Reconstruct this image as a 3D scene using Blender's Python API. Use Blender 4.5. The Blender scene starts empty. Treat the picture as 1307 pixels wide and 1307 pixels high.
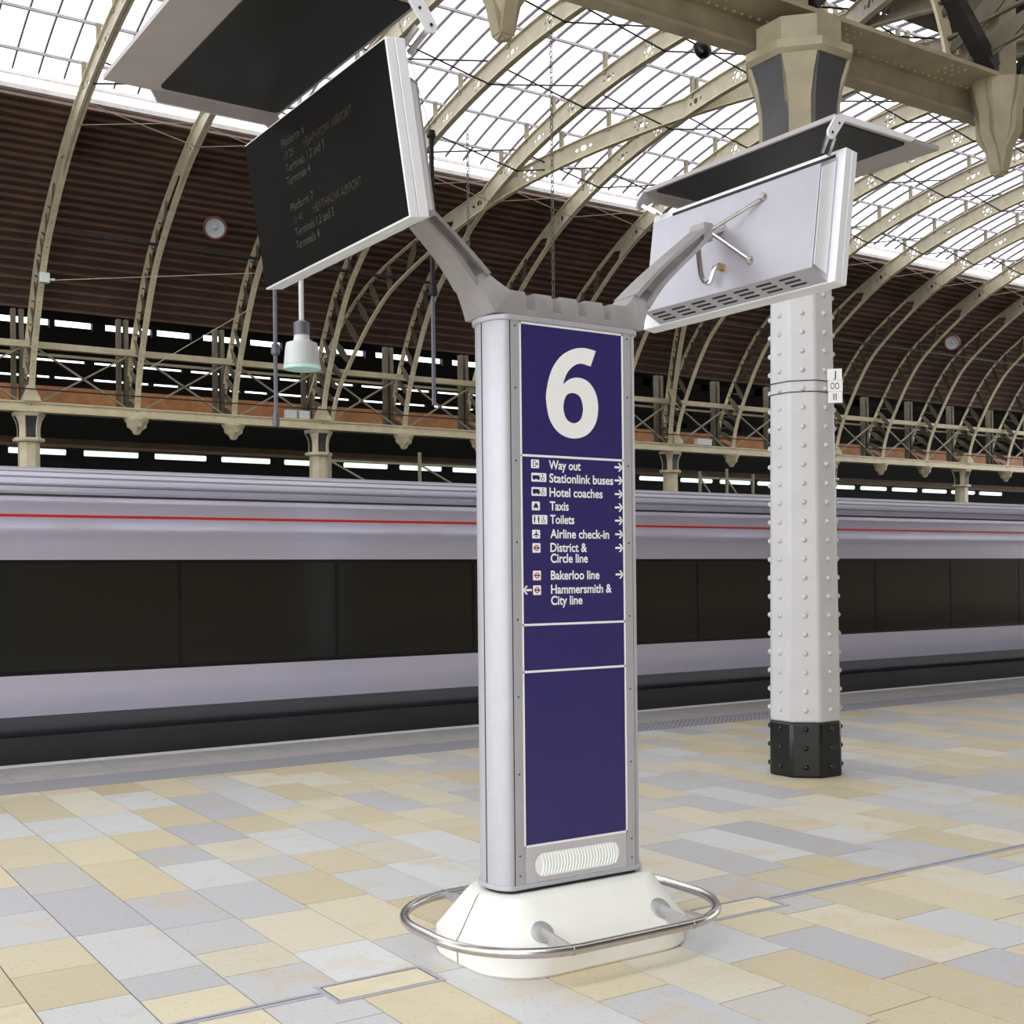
import bpy, bmesh, math, random
from mathutils import Vector, Matrix

random.seed(6)
S = bpy.context.scene
COL = S.collection
PI = math.pi

# ------------------------------------------------------------------ camera
cam_d = bpy.data.cameras.new('camera')
cam = bpy.data.objects.new('camera', cam_d)
COL.objects.link(cam)
PSI, ROLL, FPX = 0.578301, -0.010265, 1564.72
v = Vector((math.sin(PSI), math.cos(PSI), 0)); r = Vector((math.cos(PSI), -math.sin(PSI), 0)); u = Vector((0, 0, 1))
c_, s_ = math.cos(ROLL), math.sin(ROLL)
r2 = c_ * r + s_ * u; u2 = -s_ * r + c_ * u
M = Matrix.Identity(4)
for i in range(3):
    M[i][0], M[i][1], M[i][2] = r2[i], u2[i], -v[i]
M[2][3] = 1.75
cam.matrix_world = M
cam_d.sensor_fit = 'HORIZONTAL'; cam_d.sensor_width = 36.0
cam_d.lens = 36.0 * FPX / 1307.0
cam_d.shift_y = (734.59 - 653.5) / 1307.0
cam_d.clip_start = 0.05; cam_d.clip_end = 400
S.camera = cam

# ------------------------------------------------------------------ world and light
W = bpy.data.worlds.new('overcast_sky'); S.world = W; W.use_nodes = True
wn = W.node_tree.nodes; bg = wn['Background']
bg.inputs[0].default_value = (0.94, 0.965, 1.0, 1); bg.inputs[1].default_value = 3.0
S.view_settings.view_transform = 'Standard'; S.view_settings.look = 'None'
S.view_settings.gamma = 1.0; S.view_settings.use_curve_mapping = False
S.view_settings.exposure = 0.0

# ------------------------------------------------------------------ materials
def lin(c):
    return tuple((x / 12.92 if x <= 0.04045 else ((x + 0.055) / 1.055) ** 2.4) for x in [k / 255.0 for k in c])

def mat(name, rgb, rough=0.5, metal=0.0, var=0.06, scale=6.0, bump=0.0, spec=0.5, emit=0.0, ecol=None):
    m = bpy.data.materials.new(name); m.use_nodes = True
    nt = m.node_tree; N = nt.nodes; L = nt.links; b = N['Principled BSDF']
    col = lin(rgb)
    tc = N.new('ShaderNodeTexCoord'); nz = N.new('ShaderNodeTexNoise')
    nz.inputs['Scale'].default_value = scale; nz.inputs['Detail'].default_value = 5
    L.new(tc.outputs['Object'], nz.inputs['Vector'])
    rp = N.new('ShaderNodeValToRGB')
    rp.color_ramp.elements[0].position = 0.3; rp.color_ramp.elements[1].position = 0.7
    rp.color_ramp.elements[0].color = tuple(x * (1 - var) for x in col) + (1,)
    rp.color_ramp.elements[1].color = tuple(min(1, x * (1 + var)) for x in col) + (1,)
    L.new(nz.outputs['Fac'], rp.inputs['Fac']); L.new(rp.outputs['Color'], b.inputs['Base Color'])
    b.inputs['Roughness'].default_value = rough; b.inputs['Metallic'].default_value = metal
    b.inputs['Specular IOR Level'].default_value = spec
    if bump:
        bp = N.new('ShaderNodeBump'); bp.inputs['Strength'].default_value = bump; bp.inputs['Distance'].default_value = 0.01
        L.new(nz.outputs['Fac'], bp.inputs['Height']); L.new(bp.outputs['Normal'], b.inputs['Normal'])
    if emit:
        b.inputs['Emission Color'].default_value = lin(ecol or rgb) + (1,); b.inputs['Emission Strength'].default_value = emit
    return m

MT = {
 'silver': mat('brushed aluminium', (186, 185, 191), 0.5, 0.35, 0.03, 12),
 'grille': mat('pale pressed metal', (212, 210, 216), 0.4, 0.4, 0.02, 10),
 'cast': mat('cast grey metal', (172, 168, 168), 0.5, 0.45, 0.08, 9, 0.15),
 'steel': mat('stainless steel', (196, 192, 190), 0.24, 0.95, 0.05, 20),
 'satin': mat('satin steel', (186, 184, 184), 0.42, 0.6, 0.05, 20),
 'blue': mat('navy sign enamel', (46, 40, 102), 0.3, 0, 0.03, 3),
 'white': mat('white sign vinyl', (246, 246, 244), 0.4, 0, 0.01, 3),
 'ink': mat('navy pictogram vinyl', (30, 27, 70), 0.4, 0, 0.01, 3),
 'redvinyl': mat('red vinyl', (206, 40, 42), 0.4, 0, 0.02, 3),
 'dark': mat('dark seam', (30, 30, 34), 0.6, 0, 0.1, 6),
 'concrete': mat('white painted concrete', (238, 237, 230), 0.65, 0, 0.035, 5, 0.25),
 'lens': mat('ribbed white plastic', (244, 248, 244), 0.35, 0, 0.01, 5),
 'screen': mat('dark screen glass', (13, 14, 13), 0.3, 0, 0.15, 3, 0, 0.12),
 'dimtext': mat('unlit display lettering', (66, 68, 61), 0.5, 0, 0.05, 30, 0, 0.1),
 'dimamber': mat('unlit amber lettering', (60, 55, 39), 0.5, 0, 0.05, 30, 0, 0.1),
 'bezel': mat('white display casing', (232, 233, 236), 0.4, 0.1, 0.02, 8),
 'case': mat('grey display casing', (188, 185, 194), 0.42, 0.55, 0.04, 6),
 'canopy': mat('grey canopy sheet', (172, 165, 164), 0.45, 0.2, 0.04, 6),
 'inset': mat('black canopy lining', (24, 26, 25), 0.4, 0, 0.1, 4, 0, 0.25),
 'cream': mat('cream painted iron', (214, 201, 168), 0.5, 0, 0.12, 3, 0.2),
 'creamweb': mat('cream painted web', (190, 180, 157), 0.5, 0, 0.12, 3, 0.2),
 'creamdk': mat('weathered cream iron', (150, 141, 120), 0.55, 0, 0.16, 4, 0.2),
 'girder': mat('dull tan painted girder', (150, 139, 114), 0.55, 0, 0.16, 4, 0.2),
 'column': mat('pale grey column paint', (202, 200, 200), 0.4, 0, 0.04, 3, 0.1),
 'black': mat('glossy black paint', (15, 17, 15), 0.3, 0, 0.15, 6, 0.2),
 'brown': mat('maroon brown cladding', (78, 60, 53), 0.6, 0, 0.2, 1.2, 0.1),
 'batten': mat('lighter brown batten', (110, 82, 68), 0.6, 0, 0.2, 1.2),
 'timber': mat('orange brown board', (150, 98, 54), 0.6, 0, 0.25, 2.5, 0.2),
 'bar': mat('mauve grey glazing bar', (92, 84, 96), 0.6, 0, 0.1, 6),
 'purlin': mat('mauve purlin paled by glare', (196, 188, 202), 0.6, 0, 0.08, 5),  # colour lightened to carry the glare around the glazing
 'gutter': mat('pale gutter paint', (222, 216, 214), 0.5, 0, 0.1, 3),
 'brickwall': mat('buff brick wall', (150, 132, 112), 0.8, 0, 0.15, 2),
 'postiron': mat('dark tan iron', (98, 90, 74), 0.6, 0, 0.18, 4, 0.2),  # darker tan than the girder, for far posts and rib lattice
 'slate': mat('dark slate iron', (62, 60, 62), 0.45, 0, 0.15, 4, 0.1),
 'rod': mat('dark tie rod', (44, 40, 40), 0.5, 0.3, 0.2, 6),
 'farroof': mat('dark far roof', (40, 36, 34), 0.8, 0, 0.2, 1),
 'farbeam': mat('far brown beam', (96, 78, 58), 0.7, 0, 0.2, 2),
 'body': mat('pale lilac silver coach paint', (198, 195, 214), 0.22, 0.45, 0.02, 0.6, 0, 0.8),
 'roofpaint': mat('coach roof paint', (176, 172, 188), 0.4, 0.4, 0.05, 1.0),
 'redline': mat('red waistline paint', (196, 30, 20), 0.4, 0, 0.03, 2),
 'band': mat('black window band', (10, 12, 11), 0.25, 0, 0.1, 2, 0, 0.35),
 'pane': mat('tinted coach glass', (13, 16, 14), 0.14, 0, 0.1, 1, 0, 0.5),
 'skirtgrey': mat('dark grey skirt paint', (74, 72, 78), 0.4, 0.1, 0.06, 1),
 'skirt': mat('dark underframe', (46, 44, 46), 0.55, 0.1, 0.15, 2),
 'coping': mat('grey edge stone', (186, 182, 178), 0.7, 0, 0.09, 3, 0.25),
 'edgewhite': mat('white edge paint', (252, 252, 252), 0.6, 0, 0.03, 4),
 'grout': mat('dark joint', (70, 66, 74), 0.9, 0, 0.1, 6),
 'drain': mat('drain slot metal', (184, 182, 192), 0.45, 0.3, 0.1, 14),
 'ballast': mat('dark ballast', (52, 48, 46), 0.95, 0, 0.4, 14, 0.8),
 'lampwhite': mat('white enamel lamp', (236, 238, 234), 0.35, 0, 0.03, 5),
 'lampgreen': mat('pale green lamp glass', (190, 226, 210), 0.3, 0, 0.03, 5, emit=0.35),
 'tube': mat('fluorescent tube', (250, 255, 250), 0.4, 0, 0.0, 3, emit=1.25, ecol=(228, 255, 242)),
 'greyrod': mat('grey drop tube', (124, 122, 132), 0.45, 0.3, 0.1, 8),
 'chain': mat('galvanised chain', (104, 100, 96), 0.5, 0.6, 0.15, 20),
 'speaker': mat('white speaker cone', (196, 196, 204), 0.5, 0, 0.05, 6),
 'brass': mat('brass fitting', (176, 146, 92), 0.35, 0.8, 0.1, 20),
}
# roof glass: clear, a little dirty, lets the sky through
g = bpy.data.materials.new('roof glass'); g.use_nodes = True
nt = g.node_tree; nt.nodes.clear()
o_ = nt.nodes.new('ShaderNodeOutputMaterial'); mx = nt.nodes.new('ShaderNodeMixShader')
tr = nt.nodes.new('ShaderNodeBsdfTransparent'); gl = nt.nodes.new('ShaderNodeBsdfGlossy')
nz = nt.nodes.new('ShaderNodeTexNoise'); nz.inputs['Scale'].default_value = 1.3
rp = nt.nodes.new('ShaderNodeValToRGB'); rp.color_ramp.elements[0].color = (0.9, 0.9, 0.88, 1); rp.color_ramp.elements[1].color = (0.97, 0.97, 0.96, 1)
tc = nt.nodes.new('ShaderNodeTexCoord'); nt.links.new(tc.outputs['Object'], nz.inputs['Vector'])
nt.links.new(nz.outputs['Fac'], rp.inputs['Fac']); nt.links.new(rp.outputs['Color'], tr.inputs['Color'])
gl.inputs['Roughness'].default_value = 0.15; mx.inputs['Fac'].default_value = 0.05
nt.links.new(tr.outputs[0], mx.inputs[1]); nt.links.new(gl.outputs[0], mx.inputs[2]); nt.links.new(mx.outputs[0], o_.inputs[0])
MT['glass'] = g

def stone_mat():
    m = bpy.data.materials.new('sandstone paving'); m.use_nodes = True
    nt = m.node_tree; N = nt.nodes; L = nt.links; b = N['Principled BSDF']
    at = N.new('ShaderNodeAttribute'); at.attribute_name = 'slab'
    sep = N.new('ShaderNodeSeparateColor'); L.new(at.outputs['Color'], sep.inputs[0])
    # R picks the stone, G offsets the veins, B is the stone's own lightness
    rp = N.new('ShaderNodeValToRGB'); cr = rp.color_ramp; cr.interpolation = 'LINEAR'
    stops = [(0.0, (224, 213, 184)), (0.22, (214, 199, 166)), (0.40, (226, 218, 198)), (0.52, (212, 206, 198)), (0.62, (206, 204, 204)), (0.80, (192, 190, 195)), (1.0, (222, 222, 220))]
    while len(cr.elements) < len(stops): cr.elements.new(0.5)
    for e, (p, c) in zip(cr.elements, stops): e.position = p; e.color = lin(c) + (1,)
    L.new(sep.outputs[0], rp.inputs['Fac'])
    tc = N.new('ShaderNodeTexCoord'); mp = N.new('ShaderNodeMapping'); mp.inputs['Scale'].default_value = (1.0, 1.0, 1.0)
    cmb = N.new('ShaderNodeCombineXYZ'); mu = N.new('ShaderNodeMath'); mu.operation = 'MULTIPLY'; mu.inputs[1].default_value = 40
    L.new(sep.outputs[1], mu.inputs[0]); L.new(mu.outputs[0], cmb.inputs[0]); L.new(mu.outputs[0], cmb.inputs[2])
    L.new(tc.outputs['Object'], mp.inputs['Vector']); L.new(cmb.outputs[0], mp.inputs['Location'])
    n1 = N.new('ShaderNodeTexNoise'); n1.inputs['Scale'].default_value = 2.2; n1.inputs['Detail'].default_value = 4; n1.inputs['Distortion'].default_value = 1.2
    L.new(mp.outputs[0], n1.inputs['Vector'])
    vr = N.new('ShaderNodeValToRGB'); vr.color_ramp.elements[0].position = 0.55; vr.color_ramp.elements[1].position = 0.70
    vr.color_ramp.elements[0].color = (0, 0, 0, 1); vr.color_ramp.elements[1].color = (1, 1, 1, 1)
    L.new(n1.outputs['Fac'], vr.inputs['Fac'])
    mix = N.new('ShaderNodeMix'); mix.data_type = 'RGBA'
    mfac = N.new('ShaderNodeMath'); mfac.operation = 'MULTIPLY'; mfac.inputs[1].default_value = 0.4
    L.new(vr.outputs['Color'], mfac.inputs[0]); L.new(mfac.outputs[0], mix.inputs['Factor'])
    L.new(rp.outputs['Color'], mix.inputs['A']); mix.inputs['B'].default_value = lin((214, 184, 128)) + (1,)
    n2 = N.new('ShaderNodeTexNoise'); n2.inputs['Scale'].default_value = 38; n2.inputs['Detail'].default_value = 6
    L.new(tc.outputs['Object'], n2.inputs['Vector'])
    sp = N.new('ShaderNodeValToRGB'); sp.color_ramp.elements[0].position = 0.30; sp.color_ramp.elements[0].color = (0.72, 0.72, 0.72, 1)
    sp.color_ramp.elements[1].position = 0.42; sp.color_ramp.elements[1].color = (1, 1, 1, 1)
    L.new(n2.outputs['Fac'], sp.inputs['Fac'])
    m2 = N.new('ShaderNodeMix'); m2.data_type = 'RGBA'; m2.blend_type = 'MULTIPLY'; m2.inputs['Factor'].default_value = 0.6
    L.new(mix.outputs['Result'], m2.inputs['A']); L.new(sp.outputs['Color'], m2.inputs['B'])
    m3 = N.new('ShaderNodeMix'); m3.data_type = 'RGBA'; m3.blend_type = 'MULTIPLY'; m3.inputs['Factor'].default_value = 1
    cg = N.new('ShaderNodeCombineColor')
    for k in range(3): L.new(sep.outputs[2], cg.inputs[k])
    L.new(m2.outputs['Result'], m3.inputs['A']); L.new(cg.outputs[0], m3.inputs['B'])
    L.new(m3.outputs['Result'], b.inputs['Base Color'])
    b.inputs['Roughness'].default_value = 0.5; b.inputs['Specular IOR Level'].default_value = 0.35
    bp = N.new('ShaderNodeBump'); bp.inputs['Strength'].default_value = 0.12; bp.inputs['Distance'].default_value = 0.004
    L.new(n2.outputs['Fac'], bp.inputs['Height']); L.new(bp.outputs['Normal'], b.inputs['Normal'])
    return m
MT['stone'] = stone_mat()

# ------------------------------------------------------------------ mesh helpers
class MB:
    def __init__(s): s.v = []; s.f = []; s.sm = []
    def add(s, vs, fs, smooth=False):
        k = len(s.v); s.v += [tuple(p) for p in vs]
        s.f += [tuple(i + k for i in f) for f in fs]; s.sm += [smooth] * len(fs); return s
    def obox(s, c, ax, ay, az):
        c, ax, ay, az = Vector(c), Vector(ax), Vector(ay), Vector(az)
        vs = [c + i * ax + j * ay + k * az for k in (-1, 1) for j in (-1, 1) for i in (-1, 1)]
        return s.add(vs, [(0, 2, 3, 1), (4, 5, 7, 6), (0, 1, 5, 4), (2, 6, 7, 3), (0, 4, 6, 2), (1, 3, 7, 5)])
    def box(s, x0, x1, y0, y1, z0, z1):
        return s.obox(((x0 + x1) / 2, (y0 + y1) / 2, (z0 + z1) / 2), ((x1 - x0) / 2, 0, 0), (0, (y1 - y0) / 2, 0), (0, 0, (z1 - z0) / 2))
    def bar(s, a, b, w, h, up=(0, 0, 1)):
        a, b = Vector(a), Vector(b); d = b - a; L = d.length; d.normalize()
        sd = d.cross(Vector(up))
        if sd.length < 1e-4: sd = d.cross(Vector((1, 0, 0)))
        sd.normalize(); up2 = sd.cross(d)
        return s.obox((a + b) / 2, d * L / 2, sd * w / 2, up2 * h / 2)
    def tube(s, path, r, n=10, cap=True, closed=False):
        P = [Vector(p) for p in path]; m = len(P); rings = []
        prev = None
        for i, p in enumerate(P):
            if closed: t = P[(i + 1) % m] - P[i - 1]
            else: t = P[min(i + 1, m - 1)] - P[max(i - 1, 0)]
            t.normalize()
            if prev is None:
                a = t.cross(Vector((0, 0, 1)))
                if a.length < 1e-3: a = t.cross(Vector((1, 0, 0)))
            else:
                a = prev - t * prev.dot(t)
            a.normalize(); prev = a; b = t.cross(a)
            rr = r[i] if isinstance(r, (list, tuple)) else r
            rings.append([p + rr * (math.cos(2 * PI * k / n) * a + math.sin(2 * PI * k / n) * b) for k in range(n)])
        vs = [q for R in rings for q in R]; fs = []
        for i in range(m if closed else m - 1):
            j = (i + 1) % m
            for k in range(n):
                fs.append((i * n + k, i * n + (k + 1) % n, j * n + (k + 1) % n, j * n + k))
        s.add(vs, fs, True)
        if cap and not closed:
            s.add(rings[0], [tuple(range(n))[::-1]]); s.add(rings[-1], [tuple(range(n))])
        return s
    def lathe(s, prof, c=(0, 0, 0), n=24, smooth=True, phase=0.0, axis=None, capb=True, capt=True):
        c = Vector(c)
        if axis is None: A, B, Z = Vector((1, 0, 0)), Vector((0, 1, 0)), Vector((0, 0, 1))
        else:
            Z = Vector(axis).normalized(); A = Z.cross(Vector((0, 0, 1)))
            if A.length < 1e-3: A = Vector((1, 0, 0))
            A.normalize(); B = Z.cross(A)
        vs = [c + Z * z + rr * (math.cos(phase + 2 * PI * k / n) * A + math.sin(phase + 2 * PI * k / n) * B) for rr, z in prof for k in range(n)]
        fs = [(i * n + k, i * n + (k + 1) % n, (i + 1) * n + (k + 1) % n, (i + 1) * n + k) for i in range(len(prof) - 1) for k in range(n)]
        s.add(vs, fs, smooth)
        m = len(prof) - 1
        if capb: s.add(vs[:n], [tuple(range(n))[::-1]])
        if capt: s.add(vs[m * n:], [tuple(range(n))])
        return s
    def prism(s, poly, fn, smooth=False):
        """poly: 2D outline; fn(u, v, t) -> point for t in 0, 1"""
        n = len(poly); a = [fn(x, y, 0) for x, y in poly]; b = [fn(x, y, 1) for x, y in poly]
        s.add(a + b, [tuple(range(n))[::-1], tuple(range(n, 2 * n))])
        s.add(a + b, [(i, (i + 1) % n, n + (i + 1) % n, n + i) for i in range(n)], smooth)
        return s
    def loft(s, rings, closed=True, cap=True, smooth=False):
        n = len(rings[0]); vs = [p for R in rings for p in R]
        fs = [(i * n + k, i * n + (k + 1) % n, (i + 1) * n + (k + 1) % n, (i + 1) * n + k) for i in range(len(rings) - 1) for k in range(n if closed else n - 1)]
        s.add(vs, fs, smooth)
        if cap: s.add(rings[0], [tuple(range(n))[::-1]]); s.add(rings[-1], [tuple(range(n))])
        return s
    def build(s, name, m, parent=None, label=None, angle=35, bevel=0.0):
        me = bpy.data.meshes.new(name)
        off = world_loc(parent) if parent else Vector((0, 0, 0))
        me.from_pydata([tuple(Vector(p) - off) for p in s.v], [], s.f)
        me.polygons.foreach_set('use_smooth', s.sm)
        bm = bmesh.new(); bm.from_mesh(me)
        bmesh.ops.remove_doubles(bm, verts=bm.verts, dist=1e-5)
        bmesh.ops.recalc_face_normals(bm, faces=bm.faces); bm.to_mesh(me); bm.free()
        me.set_sharp_from_angle(angle=math.radians(angle))
        me.materials.append(MT[m] if isinstance(m, str) else m)
        o = bpy.data.objects.new(name, me); COL.objects.link(o)
        if parent: o.parent = parent
        if label: o['label'] = label
        if bevel:
            md = o.modifiers.new('bevel', 'BEVEL'); md.width = bevel; md.segments = 2; md.limit_method = 'ANGLE'; md.angle_limit = math.radians(40)
            md.harden_normals = False
        return o

def world_loc(o):
    p = Vector((0, 0, 0))
    while o is not None: p += o.location; o = o.parent
    return p
def tag(o, label, cat, group=None, kind=None):
    o['label'] = label; o['category'] = cat
    if group: o['group'] = group
    if kind: o['kind'] = kind
    return o
def thing(name, label, cat, loc=(0, 0, 0), group=None):
    o = bpy.data.objects.new(name, None); COL.objects.link(o); o.location = loc; o.empty_display_size = 0.2
    return tag(o, label, cat, group)
def struct(o, label, cat='structure'):
    o['kind'] = 'structure'; o['label'] = label; o['category'] = cat; return o
def copy_tree(o, loc=None, parent=None):
    c = o.copy(); COL.objects.link(c)
    if parent: c.parent = parent
    if loc is not None: c.location = loc
    for ch in list(o.children): copy_tree(ch, None, c)
    return c
ORD = ['first', 'second', 'third', 'fourth', 'fifth', 'sixth', 'seventh', 'eighth', 'ninth', 'tenth', 'eleventh', 'twelfth', 'thirteenth', 'fourteenth', 'fifteenth', 'sixteenth', 'seventeenth', 'eighteenth', 'nineteenth', 'twentieth', 'twenty-first', 'twenty-second', 'twenty-third', 'twenty-fourth', 'twenty-fifth']

def text_mesh(body, bold=0.0, name='text'):
    """flat lettering as (verts, faces) in the xy plane, cap height known by bounds"""
    cu = bpy.data.curves.new(name, 'FONT'); cu.body = body; cu.size = 1.0; cu.offset = bold; cu.resolution_u = 4
    o = bpy.data.objects.new(name, cu); COL.objects.link(o)
    bpy.context.view_layer.update()
    me = bpy.data.meshes.new_from_object(o.evaluated_get(bpy.context.evaluated_depsgraph_get()))
    vs = [(p.co.x, p.co.y) for p in me.vertices]; fs = [tuple(f.vertices) for f in me.polygons]
    bpy.data.objects.remove(o); bpy.data.curves.remove(cu); bpy.data.meshes.remove(me)
    return vs, fs
CAP = None
def lettering(body, fn, x0, x1, base, cap, name, m, parent, bold=0.018, label=None):
    """fn(u, v) -> 3D point; text runs from x0 to x1 on baseline base with capital height cap"""
    global CAP
    if CAP is None:
        q, _ = text_mesh('H'); CAP = max(p[1] for p in q)
    vs, fs = text_mesh(body, bold)
    a = min(p[0] for p in vs); b = max(p[0] for p in vs)
    if x1 is None: x1 = x0 + (b - a) * cap / CAP
    mb = MB(); mb.add([fn(x0 + (p[0] - a) / (b - a) * (x1 - x0), base + p[1] * cap / CAP) for p in vs], fs)
    return mb.build(name, m, parent, label)
def fill_mesh(outlines, depth, fn):
    """polygon with holes, extruded: outlines = list of closed 2D polylines; fn(x, y, z)->point"""
    cu = bpy.data.curves.new('fill', 'CURVE'); cu.dimensions = '2D'; cu.fill_mode = 'BOTH'; cu.extrude = depth / 2
    for pl in outlines:
        sp = cu.splines.new('POLY'); sp.points.add(len(pl) - 1); sp.use_cyclic_u = True
        for q, (x, y) in zip(sp.points, pl): q.co = (x, y, 0, 1)
    o = bpy.data.objects.new('fill', cu); COL.objects.link(o)
    bpy.context.view_layer.update()
    me = bpy.data.meshes.new_from_object(o.evaluated_get(bpy.context.evaluated_depsgraph_get()))
    mb = MB(); mb.add([fn(*p.co) for p in me.vertices], [tuple(f.vertices) for f in me.polygons])
    bpy.data.objects.remove(o); bpy.data.curves.remove(cu); bpy.data.meshes.remove(me)
    return mb
def catmull(pts, n=8, closed=True):
    out = []; m = len(pts)
    for i in range(m if closed else m - 1):
        p0, p1, p2, p3 = [pts[(i + k) % m] if closed else pts[min(max(i + k, 0), m - 1)] for k in (-1, 0, 1, 2)]
        for k in range(n):
            t = k / n
            out.append(tuple(0.5 * (2 * b + (c - a) * t + (2 * a - 5 * b + 4 * c - d) * t * t + (3 * b - a - 3 * c + d) * t ** 3) for a, b, c, d in zip(p0, p1, p2, p3)))
    if not closed: out.append(tuple(pts[-1]))
    return out

# ------------------------------------------------------------------ roof profile (inner flange of the ribs)
YN, YF, YC = 7.6, 37.0, 22.3
BAY, X0 = 3.0, 7.65
PR = [(36.62, 6.75), (36.42, 7.6), (36.02, 8.5), (35.2, 9.9), (34.25, 11.0), (32.2, 12.42), (30.4, 13.22), (28.5, 13.8), (26.3, 14.24), (24.2, 14.5), (22.3, 14.58)]
inner_half = catmull(PR, 5, False)
inner = inner_half + [(2 * YC - y, z) for y, z in inner_half[::-1][1:]]
def normals(pl):
    out = []
    for i in range(len(pl)):
        a = pl[max(i - 1, 0)]; b = pl[min(i + 1, len(pl) - 1)]
        ty, tz = b[0] - a[0], b[1] - a[1]; L = math.hypot(ty, tz)
        out.append((-tz / L, ty / L) if False else (tz / L, -ty / L))
    return out
NRM = normals(inner)   # points outwards (away from the hall)
def depth_at(z):
    if z > 12.6: return 0.55
    if z > 10.0: return 0.55 + (12.6 - z) / 2.6 * 0.33
    return 0.88 + (10.0 - z) / 3.25 * 0.17
def offset(extra=0.0, fixed=None):
    return [(y + n[0] * ((depth_at(z) if fixed is None else fixed) + extra), z + n[1] * ((depth_at(z) if fixed is None else fixed) + extra)) for (y, z), n in zip(inner, NRM)]
outer = offset(0.0)

# ================================================================== LARGE STRUCTURE
# --- paving: every slab its own face, one mesh
def paving():
    mb = MB(); cols = []
    w = 0.389; x_first = 1.081
    fixed = {5: [3.725 - 0.3], 6: [3.725], 7: [3.29, 4.08], 8: [3.555], 2: [5.59], 1: [5.43]}
    for k in range(-20, 140):
        xa = x_first + w * (k) ; xb = xa + w
        y = -3.0 + random.random() * 0.8 if k < 60 else 2.0 + random.random()
        fx = sorted(fixed.get(k, []))
        ys = [y]
        while y < 10.66:
            L = random.choice((0.5, 0.6, 0.68, 0.72, 0.79, 0.85, 0.95, 1.1))
            ny = y + L
            if fx and ny > fx[0] - 0.25: ny = fx.pop(0)
            y = min(ny, 10.66)
            if 10.66 - y < 0.12: y = 10.66
            ys.append(y)
        for a, b in zip(ys[:-1], ys[1:]):
            gp = 0.0034
            x1, x2, y1, y2 = xa + gp, xb - gp, a + gp, b - gp
            mb.add([(x1, y1, -0.02), (x2, y1, -0.02), (x2, y2, -0.02), (x1, y2, -0.02), (x1, y1, 0), (x2, y1, 0), (x2, y2, 0), (x1, y2, 0)],
                   [(4, 5, 6, 7), (0, 1, 5, 4), (1, 2, 6, 5), (2, 3, 7, 6), (3, 0, 4, 7)])
            q = random.random()
            pick = random.uniform(0.0, 0.45) if q < (0.58 if k < 9 else 0.44) else random.uniform(0.5, 0.9) if q < 0.9 else random.uniform(0.9, 1.0)
            cols += [(pick, random.random(), random.uniform(0.88, 1.0), 1)] * 5
    me = bpy.data.meshes.new('platform_floor')
    me.from_pydata(mb.v, [], mb.f)
    ca = me.color_attributes.new('slab', 'FLOAT_COLOR', 'CORNER')
    i = 0
    for p, c in zip(me.polygons, cols):
        for li in p.loop_indices: ca.data[li].color = c
    me.materials.append(MT['stone'])
    o = bpy.data.objects.new('platform_floor', me); COL.objects.link(o)
    return o
fl = struct(paving(), 'station platform paved with yellow and grey sandstone slabs', 'floor')
b = MB().box(-9, 62, -9, 12.2, -0.95, -0.006).build('platform_base', 'grout'); struct(b, 'platform body below the paving', 'floor')
# tactile strip with blister dots
mb = MB().box(-7, 60, 10.665, 11.23, -0.02, 0.0); t_ = mb.build('tactile_strip', None or 'coping')
tm = bpy.data.materials.new('tactile paving'); tm.use_nodes = True
N = tm.node_tree.nodes; L = tm.node_tree.links; pb = N['Principled BSDF']
tc = N.new('ShaderNodeTexCoord'); sx = N.new('ShaderNodeSeparateXYZ'); L.new(tc.outputs['Object'], sx.inputs[0])
def mth(op, a, b=None):
    m = N.new('ShaderNodeMath'); m.operation = op
    for i, q in enumerate((a, b)):
        if q is None: continue
        if isinstance(q, (int, float)): m.inputs[i].default_value = q
        else: L.new(q, m.inputs[i])
    return m.outputs[0]
px = mth('SINE', mth('MULTIPLY', sx.outputs[0], 2 * PI / 0.067)); py = mth('SINE', mth('MULTIPLY', sx.outputs[1], 2 * PI / 0.067))
dot = mth('MAXIMUM', mth('MULTIPLY', px, py), 0.0)
rp = N.new('ShaderNodeValToRGB'); rp.color_ramp.elements[0].position = 0.1; rp.color_ramp.elements[1].position = 0.5
rp.color_ramp.elements[0].color = lin((172, 170, 176)) + (1,); rp.color_ramp.elements[1].color = lin((132, 130, 138)) + (1,)
L.new(dot, rp.inputs['Fac']); L.new(rp.outputs['Color'], pb.inputs['Base Color']); pb.inputs['Roughness'].default_value = 0.7
bp = N.new('ShaderNodeBump'); bp.inputs['Distance'].default_value = 0.006; L.new(dot, bp.inputs['Height']); L.new(bp.outputs['Normal'], pb.inputs['Normal'])
t_.data.materials[0] = tm
struct(t_, 'grey blister tactile strip along the platform edge', 'floor')
mb = MB(); x = -6.8
while x < 60:
    mb.box(x + 0.004, x + 0.896, 11.235, 12.152, -0.05, 0.0); x += 0.9
struct(mb.build('coping_stones', 'coping'), 'grey coping stones at the platform edge', 'floor')
struct(MB().box(-7, 60, 12.155, 12.32, -0.06, 0.003).build('edge_line', 'edgewhite'), 'white painted line on the platform edge', 'floor')
struct(MB().box(-30, 120, 12.3, 75, -1.3, -1.15).build('track_bed', 'ballast'), 'dark track bed beyond the platform', 'ground')

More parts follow.
